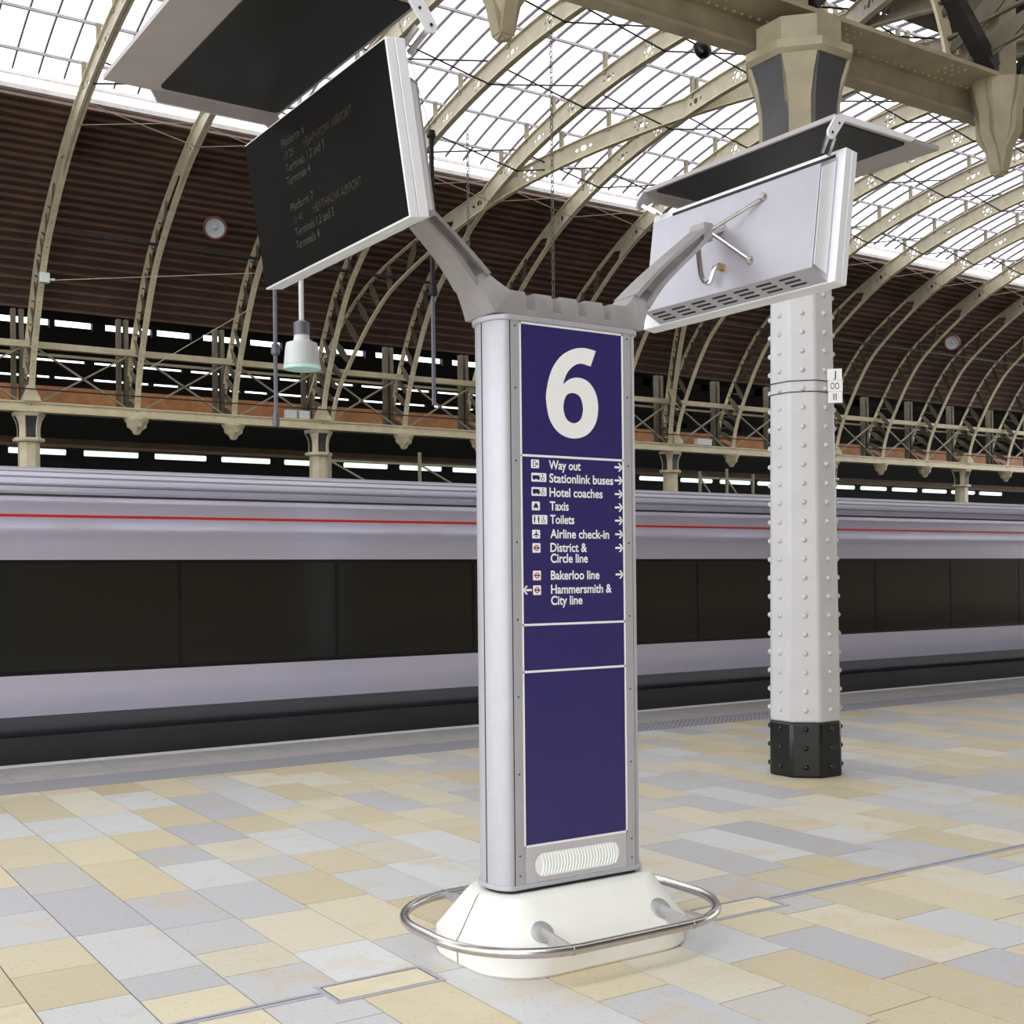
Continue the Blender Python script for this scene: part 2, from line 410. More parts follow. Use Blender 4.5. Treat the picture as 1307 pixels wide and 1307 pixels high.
# --- brown cladding of the lower roof, both haunches, boards stepped like the photograph's
def cladding(sign, x0, x1):
    ol = offset(0.12)
    half = [p for p in ol[:len(ol) // 2 + 1] if p[1] > 9.45 and p[0] > 31.3]
    # resample by arc length
    pts = []; acc = 0; step = 0.28; prev = half[0]; pts.append(prev); need = step
    for q in half[1:]:
        d = math.hypot(q[0] - prev[0], q[1] - prev[1])
        while d >= need:
            t = need / d; prev = (prev[0] + (q[0] - prev[0]) * t, prev[1] + (q[1] - prev[1]) * t)
            pts.append(prev); d = math.hypot(q[0] - prev[0], q[1] - prev[1]); need = step
        need -= d; prev = q
    nn = normals(pts)
    prof = []
    for (y, z), n in zip(pts, nn):
        prof.append((y - n[0] * 0.03, z - n[1] * 0.03)); prof.append((y + n[0] * 0.012, z + n[1] * 0.012))
    if sign < 0: prof = [(2 * YC - y, z) for y, z in prof]
    back = [(y + (0.12 if sign > 0 else -0.12), z + 0.1) for y, z in prof[::-1]]
    mb = MB(); mb.prism(prof + back, lambda a, b, t: (x0 if t == 0 else x1, a, b))
    bt = MB()
    for (y, z), n in zip(pts, nn):
        t = (-n[1], n[0]); q = [(y - n[0] * 0.07 + t[0] * 0.035, z - n[1] * 0.07 + t[1] * 0.035), (y - n[0] * 0.07 - t[0] * 0.035, z - n[1] * 0.07 - t[1] * 0.035), (y + n[0] * 0.02 - t[0] * 0.035, z + n[1] * 0.02 - t[1] * 0.035), (y + n[0] * 0.02 + t[0] * 0.035, z + n[1] * 0.02 + t[1] * 0.035)]
        if sign < 0: q = [(2 * YC - a, b) for a, b in q]
        bt.prism(q, lambda a, b, t_: (x0 if t_ == 0 else x1, a, b))
    return mb, bt
XA, XB, XN = -30.0, 66.0, -7.0
mb, top = cladding(1, XA, XB); c1 = mb.build('ceiling', 'brown'); top.build('battens', 'batten', c1); struct(c1, 'brown boarded lower slope of the arched roof beyond the train', 'ceiling')
mb, top = cladding(-1, XA, XB); c2 = mb.build('ceiling', 'brown'); top.build('battens', 'batten', c2); struct(c2, 'brown boarded lower slope of the arched roof above the near girder', 'ceiling')
bp_ = [p for p in offset(0.0, 0.85) if 13.2 < p[0] < 20.3]  # added boards out of view, only to cut daylight on the right
mb = MB(); mb.prism(bp_ + [(y, z + 0.1) for y, z in bp_[::-1]], lambda a, b, t: (6.0 if t == 0 else XB, a, b))
struct(mb.build('ceiling', 'brown'), 'added unseen boards below the near roof glazing, dimming the right part', 'ceiling')
# --- roof glazing above it
gl_prof = [p for p in offset(0.0, 1.08) if 2 * YC - 31.35 < p[0] < 31.35]
gp = MB(); rings = []
for y, z in gl_prof: rings.append([(XA, y, z), (XB, y, z), (XB, y, z + 0.012), (XA, y, z + 0.012)])
gp.loft(rings); gz = gp.build('window_1', 'glass'); struct(gz, 'white daylight glazing of the arched roof', 'window')
bars = MB(); x = XA + 0.15
k = 0
while x < XB:
    ring = [[(x - 0.016, y, z - 0.055), (x + 0.016, y, z - 0.055), (x + 0.016, y, z + 0.02), (x - 0.016, y, z + 0.02)] for y, z in gl_prof]
    bars.loft(ring); x += 0.6
bars.build('glazing_bars', 'bar', gz)
pur = MB(); purl_y = []
def gz_z(y):
    for (a, b), (c, d) in zip(gl_prof[:-1], gl_prof[1:]):
        if c <= y <= a: return d + (b - d) * (y - c) / (a - c)
    return gl_prof[0][1]
for y in (30.45, 29.1, 27.75, 25.4, 23.0, 20.6, 18.2, 15.9, 14.2):
    pur.box(XA, XB, y - 0.03, y + 0.03, gz_z(y) - 0.12, gz_z(y) - 0.055)
pur.build('purlins', 'purlin', gz)
# pale gutter strip between boards and glass
for sg in (1, -1):
    y0 = YC + sg * (31.4 - YC); z0 = gl_prof[0][1]
    mb = MB().box(XA, XB, min(y0, y0 + sg * 0.35), max(y0, y0 + sg * 0.35), z0 - 0.40, z0 - 0.28)
    mb.box(XA, XB, min(y0, y0 + sg * 0.1), max(y0, y0 + sg * 0.1), z0 - 0.05, z0 + 0.03)
    struct(mb.build('trim_%d' % (1 if sg > 0 else 2), 'gutter'), 'pale gutter strip under the roof glazing, %s side' % ('far' if sg > 0 else 'near'), 'trim')

# --- roof over the near platforms, behind and above the camera
NP = [(7.2, 9.6), (5.6, 11.8), (3.6, 13.2), (0.5, 14.0), (-3.0, 14.2), (-6.5, 14.0), (-9.6, 13.2), (-11.6, 11.8), (-13.2, 9.6)]
def near_roof(x0, x1, pl): 
    mb = MB(); mb.prism(pl + [(y, z + 0.15) for y, z in pl[::-1]], lambda a, b, t: (x0 if t == 0 else x1, a, b)); return mb
struct(near_roof(3.0, XB, NP[3:7]).build('ceiling', 'brown'), 'boards added across the middle of the near aisle roof to dim the right', 'ceiling')  # unseen boards, put in so the right side gets less daylight
for pl in (NP[:3], NP[6:]): struct(near_roof(XN, XB, pl).build('ceiling', 'brown'), 'boarded slope of the near aisle roof', 'ceiling')
ng = MB(); ng.loft([[(XN, y, z), (3.0, y, z), (3.0, y, z + 0.012), (XN, y, z + 0.012)] for y, z in NP[3:7]]); ng.loft([[(XN, y, z), (XB, y, z), (XB, y, z + 0.012), (XN, y, z + 0.012)] for y, z in NP[2:4]])
struct(ng.build('window_2', 'glass'), 'roof glazing of the near aisle', 'window')
struct(MB().box(XN, XB, -13.6, -13.3, -1.0, 9.7).build('wall_near', 'brickwall'), 'station wall behind the camera', 'wall')
# --- dark aisle beyond the far girder: roof with slits of daylight, back wall, ends
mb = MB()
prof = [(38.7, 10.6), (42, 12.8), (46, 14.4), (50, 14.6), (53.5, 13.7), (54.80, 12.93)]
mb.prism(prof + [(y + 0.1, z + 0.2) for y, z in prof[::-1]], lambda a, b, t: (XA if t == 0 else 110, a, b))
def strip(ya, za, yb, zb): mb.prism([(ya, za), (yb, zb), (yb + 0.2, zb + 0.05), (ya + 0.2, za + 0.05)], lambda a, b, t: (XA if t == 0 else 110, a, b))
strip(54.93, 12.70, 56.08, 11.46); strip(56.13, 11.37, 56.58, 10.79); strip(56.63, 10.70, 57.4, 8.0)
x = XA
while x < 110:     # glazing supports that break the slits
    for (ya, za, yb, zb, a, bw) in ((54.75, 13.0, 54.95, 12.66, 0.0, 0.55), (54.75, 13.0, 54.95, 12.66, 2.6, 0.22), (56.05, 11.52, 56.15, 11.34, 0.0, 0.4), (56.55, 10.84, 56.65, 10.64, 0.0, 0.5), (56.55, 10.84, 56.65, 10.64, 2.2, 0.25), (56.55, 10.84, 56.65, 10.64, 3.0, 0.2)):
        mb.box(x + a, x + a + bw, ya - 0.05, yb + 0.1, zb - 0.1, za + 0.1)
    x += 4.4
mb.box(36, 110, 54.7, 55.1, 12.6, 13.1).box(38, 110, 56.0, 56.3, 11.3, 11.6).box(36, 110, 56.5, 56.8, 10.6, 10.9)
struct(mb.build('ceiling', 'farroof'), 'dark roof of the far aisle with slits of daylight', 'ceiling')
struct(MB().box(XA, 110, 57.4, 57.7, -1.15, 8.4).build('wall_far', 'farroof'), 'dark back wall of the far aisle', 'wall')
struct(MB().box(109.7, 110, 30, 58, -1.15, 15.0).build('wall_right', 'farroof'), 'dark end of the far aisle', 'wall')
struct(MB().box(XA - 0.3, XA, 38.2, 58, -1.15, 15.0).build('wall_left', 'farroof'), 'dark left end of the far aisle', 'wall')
struct(MB().box(XA, 110, 40.2, 40.4, 7.2, 7.86).build('trim_3', 'timber'), 'orange brown board behind the far girder', 'trim')
struct(MB().box(XA, 110, 49.85, 50.15, 6.96, 7.3).box(XA, 110, 44.0, 44.15, 6.35, 6.45).build('trim_4', 'farbeam'), 'dim brown beams of the far aisle', 'trim')

# ================================================================== ROOF RIBS
def rib_parts(foot, scale_y=1.0):
    """meshes of one rib, in coordinates relative to its foot"""
    yo = YF
    def F(y, z, x): return Vector((x, y, z))
    fl = MB()
    rings_i, rings_o = [], []
    for (y, z), (oy, oz), n in zip(inner, outer, NRM):
        rings_i.append([(-0.085, y, z), (0.085, y, z), (0.085, y + n[0] * 0.035, z + n[1] * 0.035), (-0.085, y + n[0] * 0.035, z + n[1] * 0.035)])
        rings_o.append([(-0.075, oy - n[0] * 0.03, oz - n[1] * 0.03), (0.075, oy - n[0] * 0.03, oz - n[1] * 0.03), (0.075, oy, oz), (-0.075, oy, oz)])
    fl.loft(rings_i); fl.loft(rings_o)
    # lattice in the haunches
    lats = []; n_ = len(inner)
    low = [i for i in range(n_) if inner[i][1] < 12.0]
    for side in (0, 1):
        idx = [i for i in low if (inner[i][0] > YC) == (side == 0)]
        idx.sort(key=lambda i: inner[i][1])
        P = [(inner[i], outer[i]) for i in idx]; lat = MB(); lats.append(lat)
        # arc-length resample
        m = 11
        def at(t):
            q = t * (len(P) - 1); k = min(int(q), len(P) - 2); f = q - k
            return [tuple(P[k][j][c] * (1 - f) + P[k + 1][j][c] * f for c in (0, 1)) for j in (0, 1)]
        for k in range(m):
            a = at(k / m); b = at((k + 0.75) / m); mid = at((k + 0.38) / m)
            # curved leaf plates between the flanges
            p0 = Vector((0, a[0][0], a[0][1])); p1 = Vector((0, b[1][0], b[1][1])); d = (p1 - p0); ln = d.length; d.normalize(); nn = Vector((0, -d.z, d.y))
            leaf = [p0 + d * ln * t + nn * (0.085 * math.sin(PI * t) + 0.02) for t in [i / 8 for i in range(9)]] + [p0 + d * ln * t - nn * (0.085 * math.sin(PI * t) + 0.02) for t in [1 - i / 8 for i in range(9)]]
            lat.prism([(q.y, q.z) for q in leaf], lambda y, z, t: (-0.012 if t == 0 else 0.012, y, z))
            lat.bar((0, a[1][0], a[1][1]), (0, mid[0][0], mid[0][1]), 0.03, 0.05, (1, 0, 0))
    # solid web with punched holes above
    up = [i for i in range(n_) if inner[i][1] >= 11.9]
    top_i = [inner[i] for i in up]; top_o = [outer[i] for i in up]
    def curved_end(pi, po, tpi, tpo):
        my, mz = (pi[0] + po[0]) / 2, (pi[1] + po[1]) / 2
        return (my + (tpi[0] + tpo[0]) / 2 - my, mz) if False else ((my * 0.55 + 0.45 * (tpi[0] + tpo[0]) / 2), (mz * 0.55 + 0.45 * (tpi[1] + tpo[1]) / 2))
    e0 = curved_end(top_i[0], top_o[0], top_i[2], top_o[2]); e1 = curved_end(top_i[-1], top_o[-1], top_i[-3], top_o[-3])
    outline = top_i + [e1] + top_o[::-1] + [e0]
    holes = []
    L = [0.0]
    for p, q in zip(top_i[:-1], top_i[1:]): L.append(L[-1] + math.hypot(q[0] - p[0], q[1] - p[1]))
    def mid_at(s):
        for k in range(len(L) - 1):
            if L[k] <= s <= L[k + 1]:
                f = (s - L[k]) / (L[k + 1] - L[k]); a, b, c, d = top_i[k], top_i[k + 1], top_o[k], top_o[k + 1]
                m = ((a[0] + c[0]) / 2 * (1 - f) + (b[0] + d[0]) / 2 * f, (a[1] + c[1]) / 2 * (1 - f) + (b[1] + d[1]) / 2 * f)
                t = Vector((b[0] - a[0], b[1] - a[1])).normalized(); return m, t
    s = 1.3; k = 0
    while s < L[-1] - 1.2:
        (my, mz), t = mid_at(s); n = Vector((-t.y, t.x))
        spots = [(0, 0, 0.085), (-0.2, 0, 0.045), (0.2, 0, 0.045)]
        if k % 2: spots += [(-0.11, 0.13, 0.04), (0.11, 0.13, 0.04), (-0.11, -0.13, 0.04), (0.11, -0.13, 0.04)]; spots[1] = (-0.17, 0, 0.04); spots[2] = (0.17, 0, 0.04)
        for a, b_, rr in spots:
            cx, cz = my + t.x * a + n.x * b_, mz + t.y * a + n.y * b_
            holes.append([(cx + rr * math.cos(2 * PI * i / 10), cz + rr * math.sin(2 * PI * i / 10)) for i in range(10)])
        s += 1.62; k += 1
    web = fill_mesh([outline] + holes, 0.03, lambda a, b, c: (c, a, b))
    # short brackets carrying the purlins
    brs = []
    for y in (30.45, 29.1, 27.75, 25.4, 23.0, 20.6, 18.2, 15.9, 14.2):
        k = min(range(n_), key=lambda i: abs(outer[i][0] - y)); br = MB(); brs.append(br); br.box(-0.05, 0.05, y - 0.05, y + 0.05, outer[k][1] - 0.1, gz_z(y) - 0.06)
    for mbx in [fl, web] + lats + brs: mbx.v = [(x, y - yo, z) for x, y, z in mbx.v]
    return fl, lats, web, brs
FL, LAT, WEB, BR = rib_parts(None)

def place_rib(first, name, loc, label, group, rot=0.0, sy=1.0):
    if first is None:
        t = thing(name, label, 'roof rib', (0, 0, 0), group)
        FL.build('flanges', 'cream', t); [q.build('lattice', 'postiron', t) for q in LAT]; WEB.build('web', 'creamweb', t); [q.build('purlin_bracket', 'creamdk', t) for q in BR]
    else:
        t = copy_tree(first); t['label'] = label; t['group'] = group
    t.location = loc; t.rotation_euler = (0, 0, rot); t.scale = (1, sy, 1)
    return t
rib0 = None; RIBS = []
colset = {0, 3, 8, 11, 14, 17}
for k in range(-1, 18):
    x = X0 + BAY * k
    if k < 0: lab = 'cream arched roof rib just outside the left edge of the photo'
    else: lab = 'cream arched roof rib across the hall, %s from the left along the far girder' % ORD[k]
    if k in (0,): lab = 'cream arched roof rib at the far left, rising from the leftmost far column'
    t = place_rib(rib0, 'roof_rib', (x, YF, 0), lab, 'arched roof ribs across the main hall')
    if rib0 is None: rib0 = t
    RIBS.append(t)
ang = math.atan(0.52)
d1 = place_rib(rib0, 'diagonal_rib', (X0 + 3 * BAY + 0.12, YF, 0), 'slanting cream roof rib leaning right from the column behind the hanging lamp', 'diagonal roof ribs', ang, 1 / math.cos(ang))
d2 = place_rib(rib0, 'diagonal_rib', (X0 + 8 * BAY - 0.12, YF, 0), 'slanting cream roof rib leaning left, just right of the sign pillar', 'diagonal roof ribs', -ang, 1 / math.cos(ang))

# tie rods: crossed pairs between neighbouring ribs, parts of the left one of the two
def prof_at(pl, y):
    for (a, b), (c, d) in zip(pl[:-1], pl[1:]):
        if min(a, c) <= y <= max(a, c): return d + (b - d) * (y - c) / (a - c) if a != c else b
    return pl[0][1]
rodmeshes = []
for y in (31.05, 29.6, 26.3, 23.0, 19.7, 16.4):
    zi, zo = prof_at(inner, y) - 0.02, prof_at(outer, y) + 0.02
    for a, b_ in ((zi, zo), (zo, zi)):
        mb = MB(); mb.tube([(0, y - YF, a), (BAY, y - YF, b_)], 0.022 if y < 31 else 0.012, 6)
        rodmeshes.append((mb, 'rod' if y < 31 else 'creamdk'))
mb = MB(); mb.bar((0, 34.34 - YF, prof_at(inner, 34.34) + 0.25), (BAY, 34.34 - YF, prof_at(inner, 34.34) + 0.25), 0.06, 0.08); rodmeshes.append((mb, 'rod'))
protos = []
for k, t in enumerate(RIBS[1:-1]):
    for j, (mb, m) in enumerate(rodmeshes):
        if k == 0:
            o = mb.build('tie_rod', m, None); o.parent = t; protos.append(o)
        else:
            o = protos[j].copy(); COL.objects.link(o); o.parent = t

# ================================================================== COLUMNS AND GIRDERS
def column_capital(mb, z0, rs, rc, h, ph=PI / 4):
    """four flaring brackets on a slim octagon, with neck and cap rings; base of the neck at z0"""
    core = MB().lathe([(rs * 0.97, z0), (rs * 0.93, z0 + h * 0.3), (rs * 0.95, z0 + h * 0.55), (rs * 1.05, z0 + h * 0.8), (rc * 0.92, z0 + h)], (0, 0, 0), 8, False, PI / 8)
    mb.lathe([(rs * 0.9, z0 - 0.08), (rs * 1.30, z0 - 0.05), (rs * 1.36, z0), (rs * 1.30, z0 + 0.05), (rs * 0.9, z0 + 0.06)], (0, 0, 0), 8, False, PI / 8)
    mb.lathe([(rc * 0.95, z0 + h), (rc * 1.03, z0 + h + 0.04), (rc * 1.03, z0 + h + 0.11), (rc * 0.82, z0 + h + 0.14), (rc * 0.82, z0 + h + 0.34)], (0, 0, 0), 8, False, PI / 8)
    for k in range(4):
        a = ph + k * PI / 2; d = Vector((math.cos(a), math.sin(a), 0)); sd = Vector((-d.y, d.x, 0))
        q8 = math.cos(PI / 8); pts = [(rs * 0.5, 0), (rs * 0.97 * q8 + 0.03, 0), (rs * 0.93 * q8 + 0.03, h * 0.3), (rs * 0.95 * q8 + 0.03, h * 0.55), (rs * 1.05 * q8 + 0.03, h * 0.8), (rc * 0.92 * q8 + 0.03, h), (rs * 0.5, h)]
        for w0, w1 in ((1, 1),):
            def fn(q, zz, t, d=d, sd=sd):
                w = 0.092 + 0.055 * max(0, (zz / h - 0.55) / 0.45) ** 1.5; return d * q + sd * (w if t else -w) + Vector((0, 0, z0 + zz))
            mb.prism(pts, fn)
    return core
def far_column(first, x, label):
    if first is None:
        t = thing('iron_column', label, 'column', (0, 0, 0), 'far columns behind the train')
        MB().lathe([(0.34, -1.15), (0.32, 1.0), (0.30, 5.75)], (0, 0, 0), 8, False, PI / 8).build('shaft', 'cream', t)
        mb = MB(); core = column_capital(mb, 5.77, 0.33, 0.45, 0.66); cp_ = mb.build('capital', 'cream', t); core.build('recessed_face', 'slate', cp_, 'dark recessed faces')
        MB().lathe([(0.33, 6.84), (0.30, 6.95), (0.16, 7.2), (0.14, 7.3)], (0, -0.3, 0), 4, False, PI / 4).build('rib_shoe', 'cream', t)
    else:
        t = copy_tree(first); t['label'] = label
    t.location = (x, YF, 0); return t
fc = None
names = {0: 'cream iron column behind the train at the far left', 3: 'cream iron column behind the train below the hanging lamp', 8: 'cream iron column behind the train just right of the sign pillar', 11: 'cream iron column behind the train just right of the riveted column', 14: 'cream iron column behind the train near the right edge'}
for k, lab in names.items():
    t = far_column(fc, X0 + BAY * k, lab)
    if fc is None: fc = t

def pendant_mb(z_tip, s=1.0):
    mb = MB(); z = z_tip
    prof = [(0.03, z), (0.075, z + 0.05), (0.09, z + 0.1), (0.15, z + 0.17), (0.205, z + 0.25), (0.215, z + 0.32), (0.26, z + 0.38), (0.30, z + 0.46), (0.30, z + 0.5)]
    mb.lathe([(r_ * s, zz) for r_, zz in prof], (0, 0, 0), 8, False, PI / 8)
    for k in range(4):
        a = k * PI / 2; d = Vector((math.cos(a), math.sin(a), 0)); sd = Vector((-d.y, d.x, 0))
        mb.prism([(0.0, 0.0), (0.07, 0.02), (0.13, 0.14), (0.24, 0.22), (0.25, 0.33), (0.31, 0.42), (0.31, 0.5), (0, 0.5)], lambda q, zz, t, d=d, sd=sd: d * q * s + sd * (0.055 if t else -0.055) + Vector((0, 0, z + zz)))
    return mb
# far girder
FG = thing('girder', 'long cream iron girder with cross braces behind the train', 'girder', (X0, YF, 6.5))
GX0, GX1 = 3.0, 61.0
mb = MB().box(GX0, GX1, YF - 0.42, YF - 0.12, 6.80, 6.84).box(GX0, GX1, YF - 0.36, YF - 0.32, 6.58, 6.80).box(GX0, GX1, YF - 0.48, YF - 0.08, 6.54, 6.585)
mb.build('lower_beam', 'cream', FG)
MB().box(GX0, GX1, YF - 0.3, YF - 0.1, 8.40, 8.58).build('top_rail', 'cream', FG)
MB().box(GX0, GX1, YF + 0.5, YF + 0.6, 8.32, 8.40).build('rear_rail', 'girder', FG)
MB().tube([(GX0, YF - 0.62, 7.16), (GX1, YF - 0.62, 7.16)], 0.02, 6).build('cable', 'dark', FG)
br_proto = None; po_proto = None; pe_proto = None
for k in range(-1, 17):
    xa, xb = X0 + BAY * k, X0 + BAY * (k + 1)
    for (za, zb) in ((6.85, 8.38), (8.38, 6.85)):
        o = MB().bar((xa + 0.25, YF - 0.15, za), (xb - 0.25, YF - 0.15, zb), 0.05, 0.07, (0, 1, 0)).build('brace', 'creamdk', FG)
for k in range(-1, 18):
    xa = X0 + BAY * k
    for dx in (-0.22, 0.0):
        MB().box(xa - 0.15 + dx, xa - 0.03 + dx, YF + 0.35, YF + 0.55, 6.8, 9.6).build('post', 'postiron', FG)
    if k not in names:
        mb = pendant_mb(6.06, 1.15); mb.v = [(x + xa, y + YF - 0.28, z) for x, y, z in mb.v]; mb.build('pendant', 'cream', FG)

# near girder overhead
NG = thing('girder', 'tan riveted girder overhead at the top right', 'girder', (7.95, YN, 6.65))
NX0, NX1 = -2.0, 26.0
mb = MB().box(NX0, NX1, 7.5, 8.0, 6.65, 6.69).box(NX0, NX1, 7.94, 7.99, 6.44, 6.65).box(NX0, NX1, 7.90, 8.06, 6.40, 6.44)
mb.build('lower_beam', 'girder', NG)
def rivet_set(spots, prof, m, parent, name, keep):
    """the rivets that show largest as parts, the rest as one part"""
    rest = MB(); first = None; base = world_loc(parent)
    for i, (p, d) in enumerate(spots):
        if i < keep:
            key = tuple(round(q, 2) for q in d)
            if first is None: first = {}
            if key not in first:
                o = MB().lathe(prof, p, 8, True, 0, d).build(name, m, parent); first[key] = (o, Vector(p))
            else:
                src, p0 = first[key]; o = src.copy(); COL.objects.link(o); o.location = Vector(p) - p0
        else: rest.lathe(prof, p, 8, True, 0, d)
    if rest.v: rest.build(name, m, parent)['kind'] = 'stuff'
sp_ = []; x = NX0
while x < 20:
    j = (x - NX0) % 1.5
    sp_.append(((x, 7.86, 6.65), (0, 0, -1)))
    if j < 0.35:
        for yy in (7.58, 7.66, 7.74): sp_.append(((x, yy, 6.65), (0, 0, -1)))
    x += 0.1
sp_.sort(key=lambda q: abs(q[0][0] - 8.8)); rivet_set(sp_, [(0.018, 0), (0.015, 0.009), (0.007, 0.016)], 'girder', NG, 'rivet', 95)
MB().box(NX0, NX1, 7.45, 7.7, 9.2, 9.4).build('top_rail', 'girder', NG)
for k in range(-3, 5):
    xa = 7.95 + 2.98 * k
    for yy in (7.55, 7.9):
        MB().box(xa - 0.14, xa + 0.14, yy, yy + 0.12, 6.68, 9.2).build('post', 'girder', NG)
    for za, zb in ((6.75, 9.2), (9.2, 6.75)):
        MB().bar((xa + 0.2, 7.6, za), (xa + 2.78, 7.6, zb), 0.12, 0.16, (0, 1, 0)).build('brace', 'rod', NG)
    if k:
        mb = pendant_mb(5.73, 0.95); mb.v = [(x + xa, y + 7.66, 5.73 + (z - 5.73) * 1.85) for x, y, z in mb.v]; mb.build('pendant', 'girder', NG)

# near riveted column
NC = thing('riveted_column', 'pale grey octagonal riveted column with black base right of the sign pillar', 'column', (7.99, 7.58, 0))
cx, cy = 7.99, 7.58
def rad(z): return 0.325 - 0.011 * z
MB().lathe([(rad(0.47), 0.47), (rad(5.35), 5.35)], (cx, cy, 0), 8, False, PI / 8).build('shaft', 'column', NC, bevel=0.02)
MB().lathe([(rad(0) + 0.002, 0), (rad(0.47) + 0.002, 0.47)], (cx, cy, 0), 8, False, PI / 8).build('base', 'black', NC, 'glossy black painted base', bevel=0.02)
sp_ = []; sb_ = []; z = 0.09
while z < 5.2:
    for k in range(8):
        a = k * PI / 4; d = Vector((math.cos(a), math.sin(a), 0)); rr = rad(z) * math.cos(PI / 8)
        (sb_ if z < 0.47 else sp_).append((Vector((cx, cy, z)) + d * rr, d))
    z += 0.1615
PRV = [(0.024, 0), (0.022, 0.010), (0.014, 0.019), (0.004, 0.023)]
vis = lambda q: -(q[1].dot(Vector((-0.72, -0.70, 0)))) + 0.02 * q[0].z
sp_.sort(key=vis); sb_.sort(key=vis)
rivet_set(sp_, PRV, 'column', NC, 'rivet', 98); rivet_set(sb_, PRV, 'black', NC, 'base_rivet', 50)
mb = MB(); core = column_capital(mb, 5.33, 0.36, 0.47, 0.80)
for q in (mb, core): q.v = [(x + cx, y + cy, z) for x, y, z in q.v]
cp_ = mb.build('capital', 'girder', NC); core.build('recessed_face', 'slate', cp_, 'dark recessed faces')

# number plate strapped to it
pd = Vector((-0.55, -0.83, 0)).normalized(); ps = Vector((0.83, -0.55, 0)).normalized()
pc = Vector((8.025, 7.285, 3.34))
NPt = thing('location_plate', 'small white plate reading J 00 II strapped to the riveted column', 'sign', pc)
def pfn(u_, w_, d_=0.0): return pc + ps * u_ + Vector((0, 0, w_)) + pd * (0.03 + d_)
for za, zb in ((-0.145, -0.05), (-0.047, 0.045), (0.048, 0.145)):
    MB().obox(pfn(0.03 if za > 0 else 0.035, (za + zb) / 2), ps * (0.062 if za > -0.1 else 0.06), pd * 0.006, Vector((0, 0, (zb - za) / 2))).build('plate', 'white', NPt)
for txt, za, w_ in (('J', 0.07, 0.022), ('OO', -0.03, 0.075), ('II', -0.122, 0.028)):
    lettering(txt, lambda a, b: pfn(a + 0.03, b, 0.0085), -w_ / 2, w_ / 2, za, 0.055, 'lettering', 'dark', NPt, 0.0)
for zz in (0.047, -0.048):
    ring = [Vector((cx, cy, 3.34 + zz)) + 0.005 * Vector((math.cos(PI / 8 + k * PI / 4), math.sin(PI / 8 + k * PI / 4), 0)) + rad(3.3) * Vector((math.cos(PI / 8 + k * PI / 4), math.sin(PI / 8 + k * PI / 4), 0)) for k in range(8)]
    MB().tube(ring, 0.004, 5, False, True).build('strap', 'rod', NPt)

# ================================================================== TRAIN
TX0, TX1 = -3.5, 24.5
TR = thing('railway_carriage', 'long silver railway carriage with black window band and red waistline', 'train', (10, 13.8, -1.15))
YS = 12.40
def ext(poly, m, name, lab=None, x0=TX0, x1=TX1, smooth=True, angle=25):
    mb = MB(); mb.prism(poly, lambda a, b, t: (x0 if t == 0 else x1, a, b), smooth); return mb.build(name, m, TR, lab, angle)
low = [(YS + 0.045, 0.44), (YS + 0.018, 0.53), (YS + 0.004, 0.66), (YS, 0.838), (YS + 0.14, 0.838), (YS + 0.3, 0.44)]
ext(low, 'body', 'lower_bodyside')
ext([(YS + 0.22, 0.23), (YS + 0.16, 0.29), (YS + 0.095, 0.36), (YS + 0.045, 0.44), (YS + 0.3, 0.44), (YS + 0.5, 0.23)], 'skirtgrey', 'skirt_panel', 'dark grey lower skirt')  # darker grey along the lowest stretch of the bodyside
ext([(YS + 0.012, 0.838), (YS + 0.012, 1.948), (YS + 0.14, 1.948), (YS + 0.14, 0.838)], 'band', 'window_band')
wb = [o for o in TR.children if o.name.startswith('window_band')][0]
x = TX0 + 0.5
while x < TX1 - 1.6:
    MB().box(x, x + 1.72, YS + 0.006, YS + 0.03, 0.88, 1.91).build('window_pane', 'pane', wb); x += 1.76
ext([(YS, 1.948), (YS + 0.001, 2.12), (YS + 0.006, 2.17), (YS + 0.018, 2.22), (YS + 0.037, 2.27), (YS + 0.061, 2.32), (YS + 0.087, 2.365), (YS + 0.16, 2.365), (YS + 0.16, 1.948)], 'body', 'upper_bodyside')
ext([(YS + 0.086, 2.365), (YS + 0.089, 2.392), (YS + 0.16, 2.392), (YS + 0.16, 2.365)], 'redline', 'red_stripe', 'thin red stripe')
ext([(YS + 0.090, 2.392), (YS + 0.092, 2.49), (YS + 0.102, 2.53), (YS + 0.125, 2.572), (YS + 0.25, 2.572), (YS + 0.25, 2.392)], 'body', 'cantrail')
# ribbed roof: raised flats between grooves
arc = catmull([(YS + 0.120, 2.572), (YS + 0.22, 2.665), (YS + 0.36, 2.755), (YS + 0.56, 2.83), (YS + 0.80, 2.888), (YS + 1.08, 2.925), (YS + 1.40, 2.94)], 6, False)
gro = [0, 6, 12, 18, 24, 30, 36]
rp_ = []
for i in range(len(gro) - 1):
    seg = arc[gro[i]:gro[i + 1] + 1]
    a, b = seg[0], seg[-1]; t = Vector((b[0] - a[0], b[1] - a[1])).normalized(); n = Vector((-t.y, t.x))
    rp_ += [(a[0] - n.x * 0.03, a[1] - n.y * 0.03), (a[0] + t.x * 0.034 - n.x * 0.03, a[1] + t.y * 0.034 - n.y * 0.03)]
    for q in seg:
        d = (q[0] - a[0]) * t.x + (q[1] - a[1]) * t.y
        if d > 0.042: rp_.append((q[0] + n.x * 0.012, q[1] + n.y * 0.012))
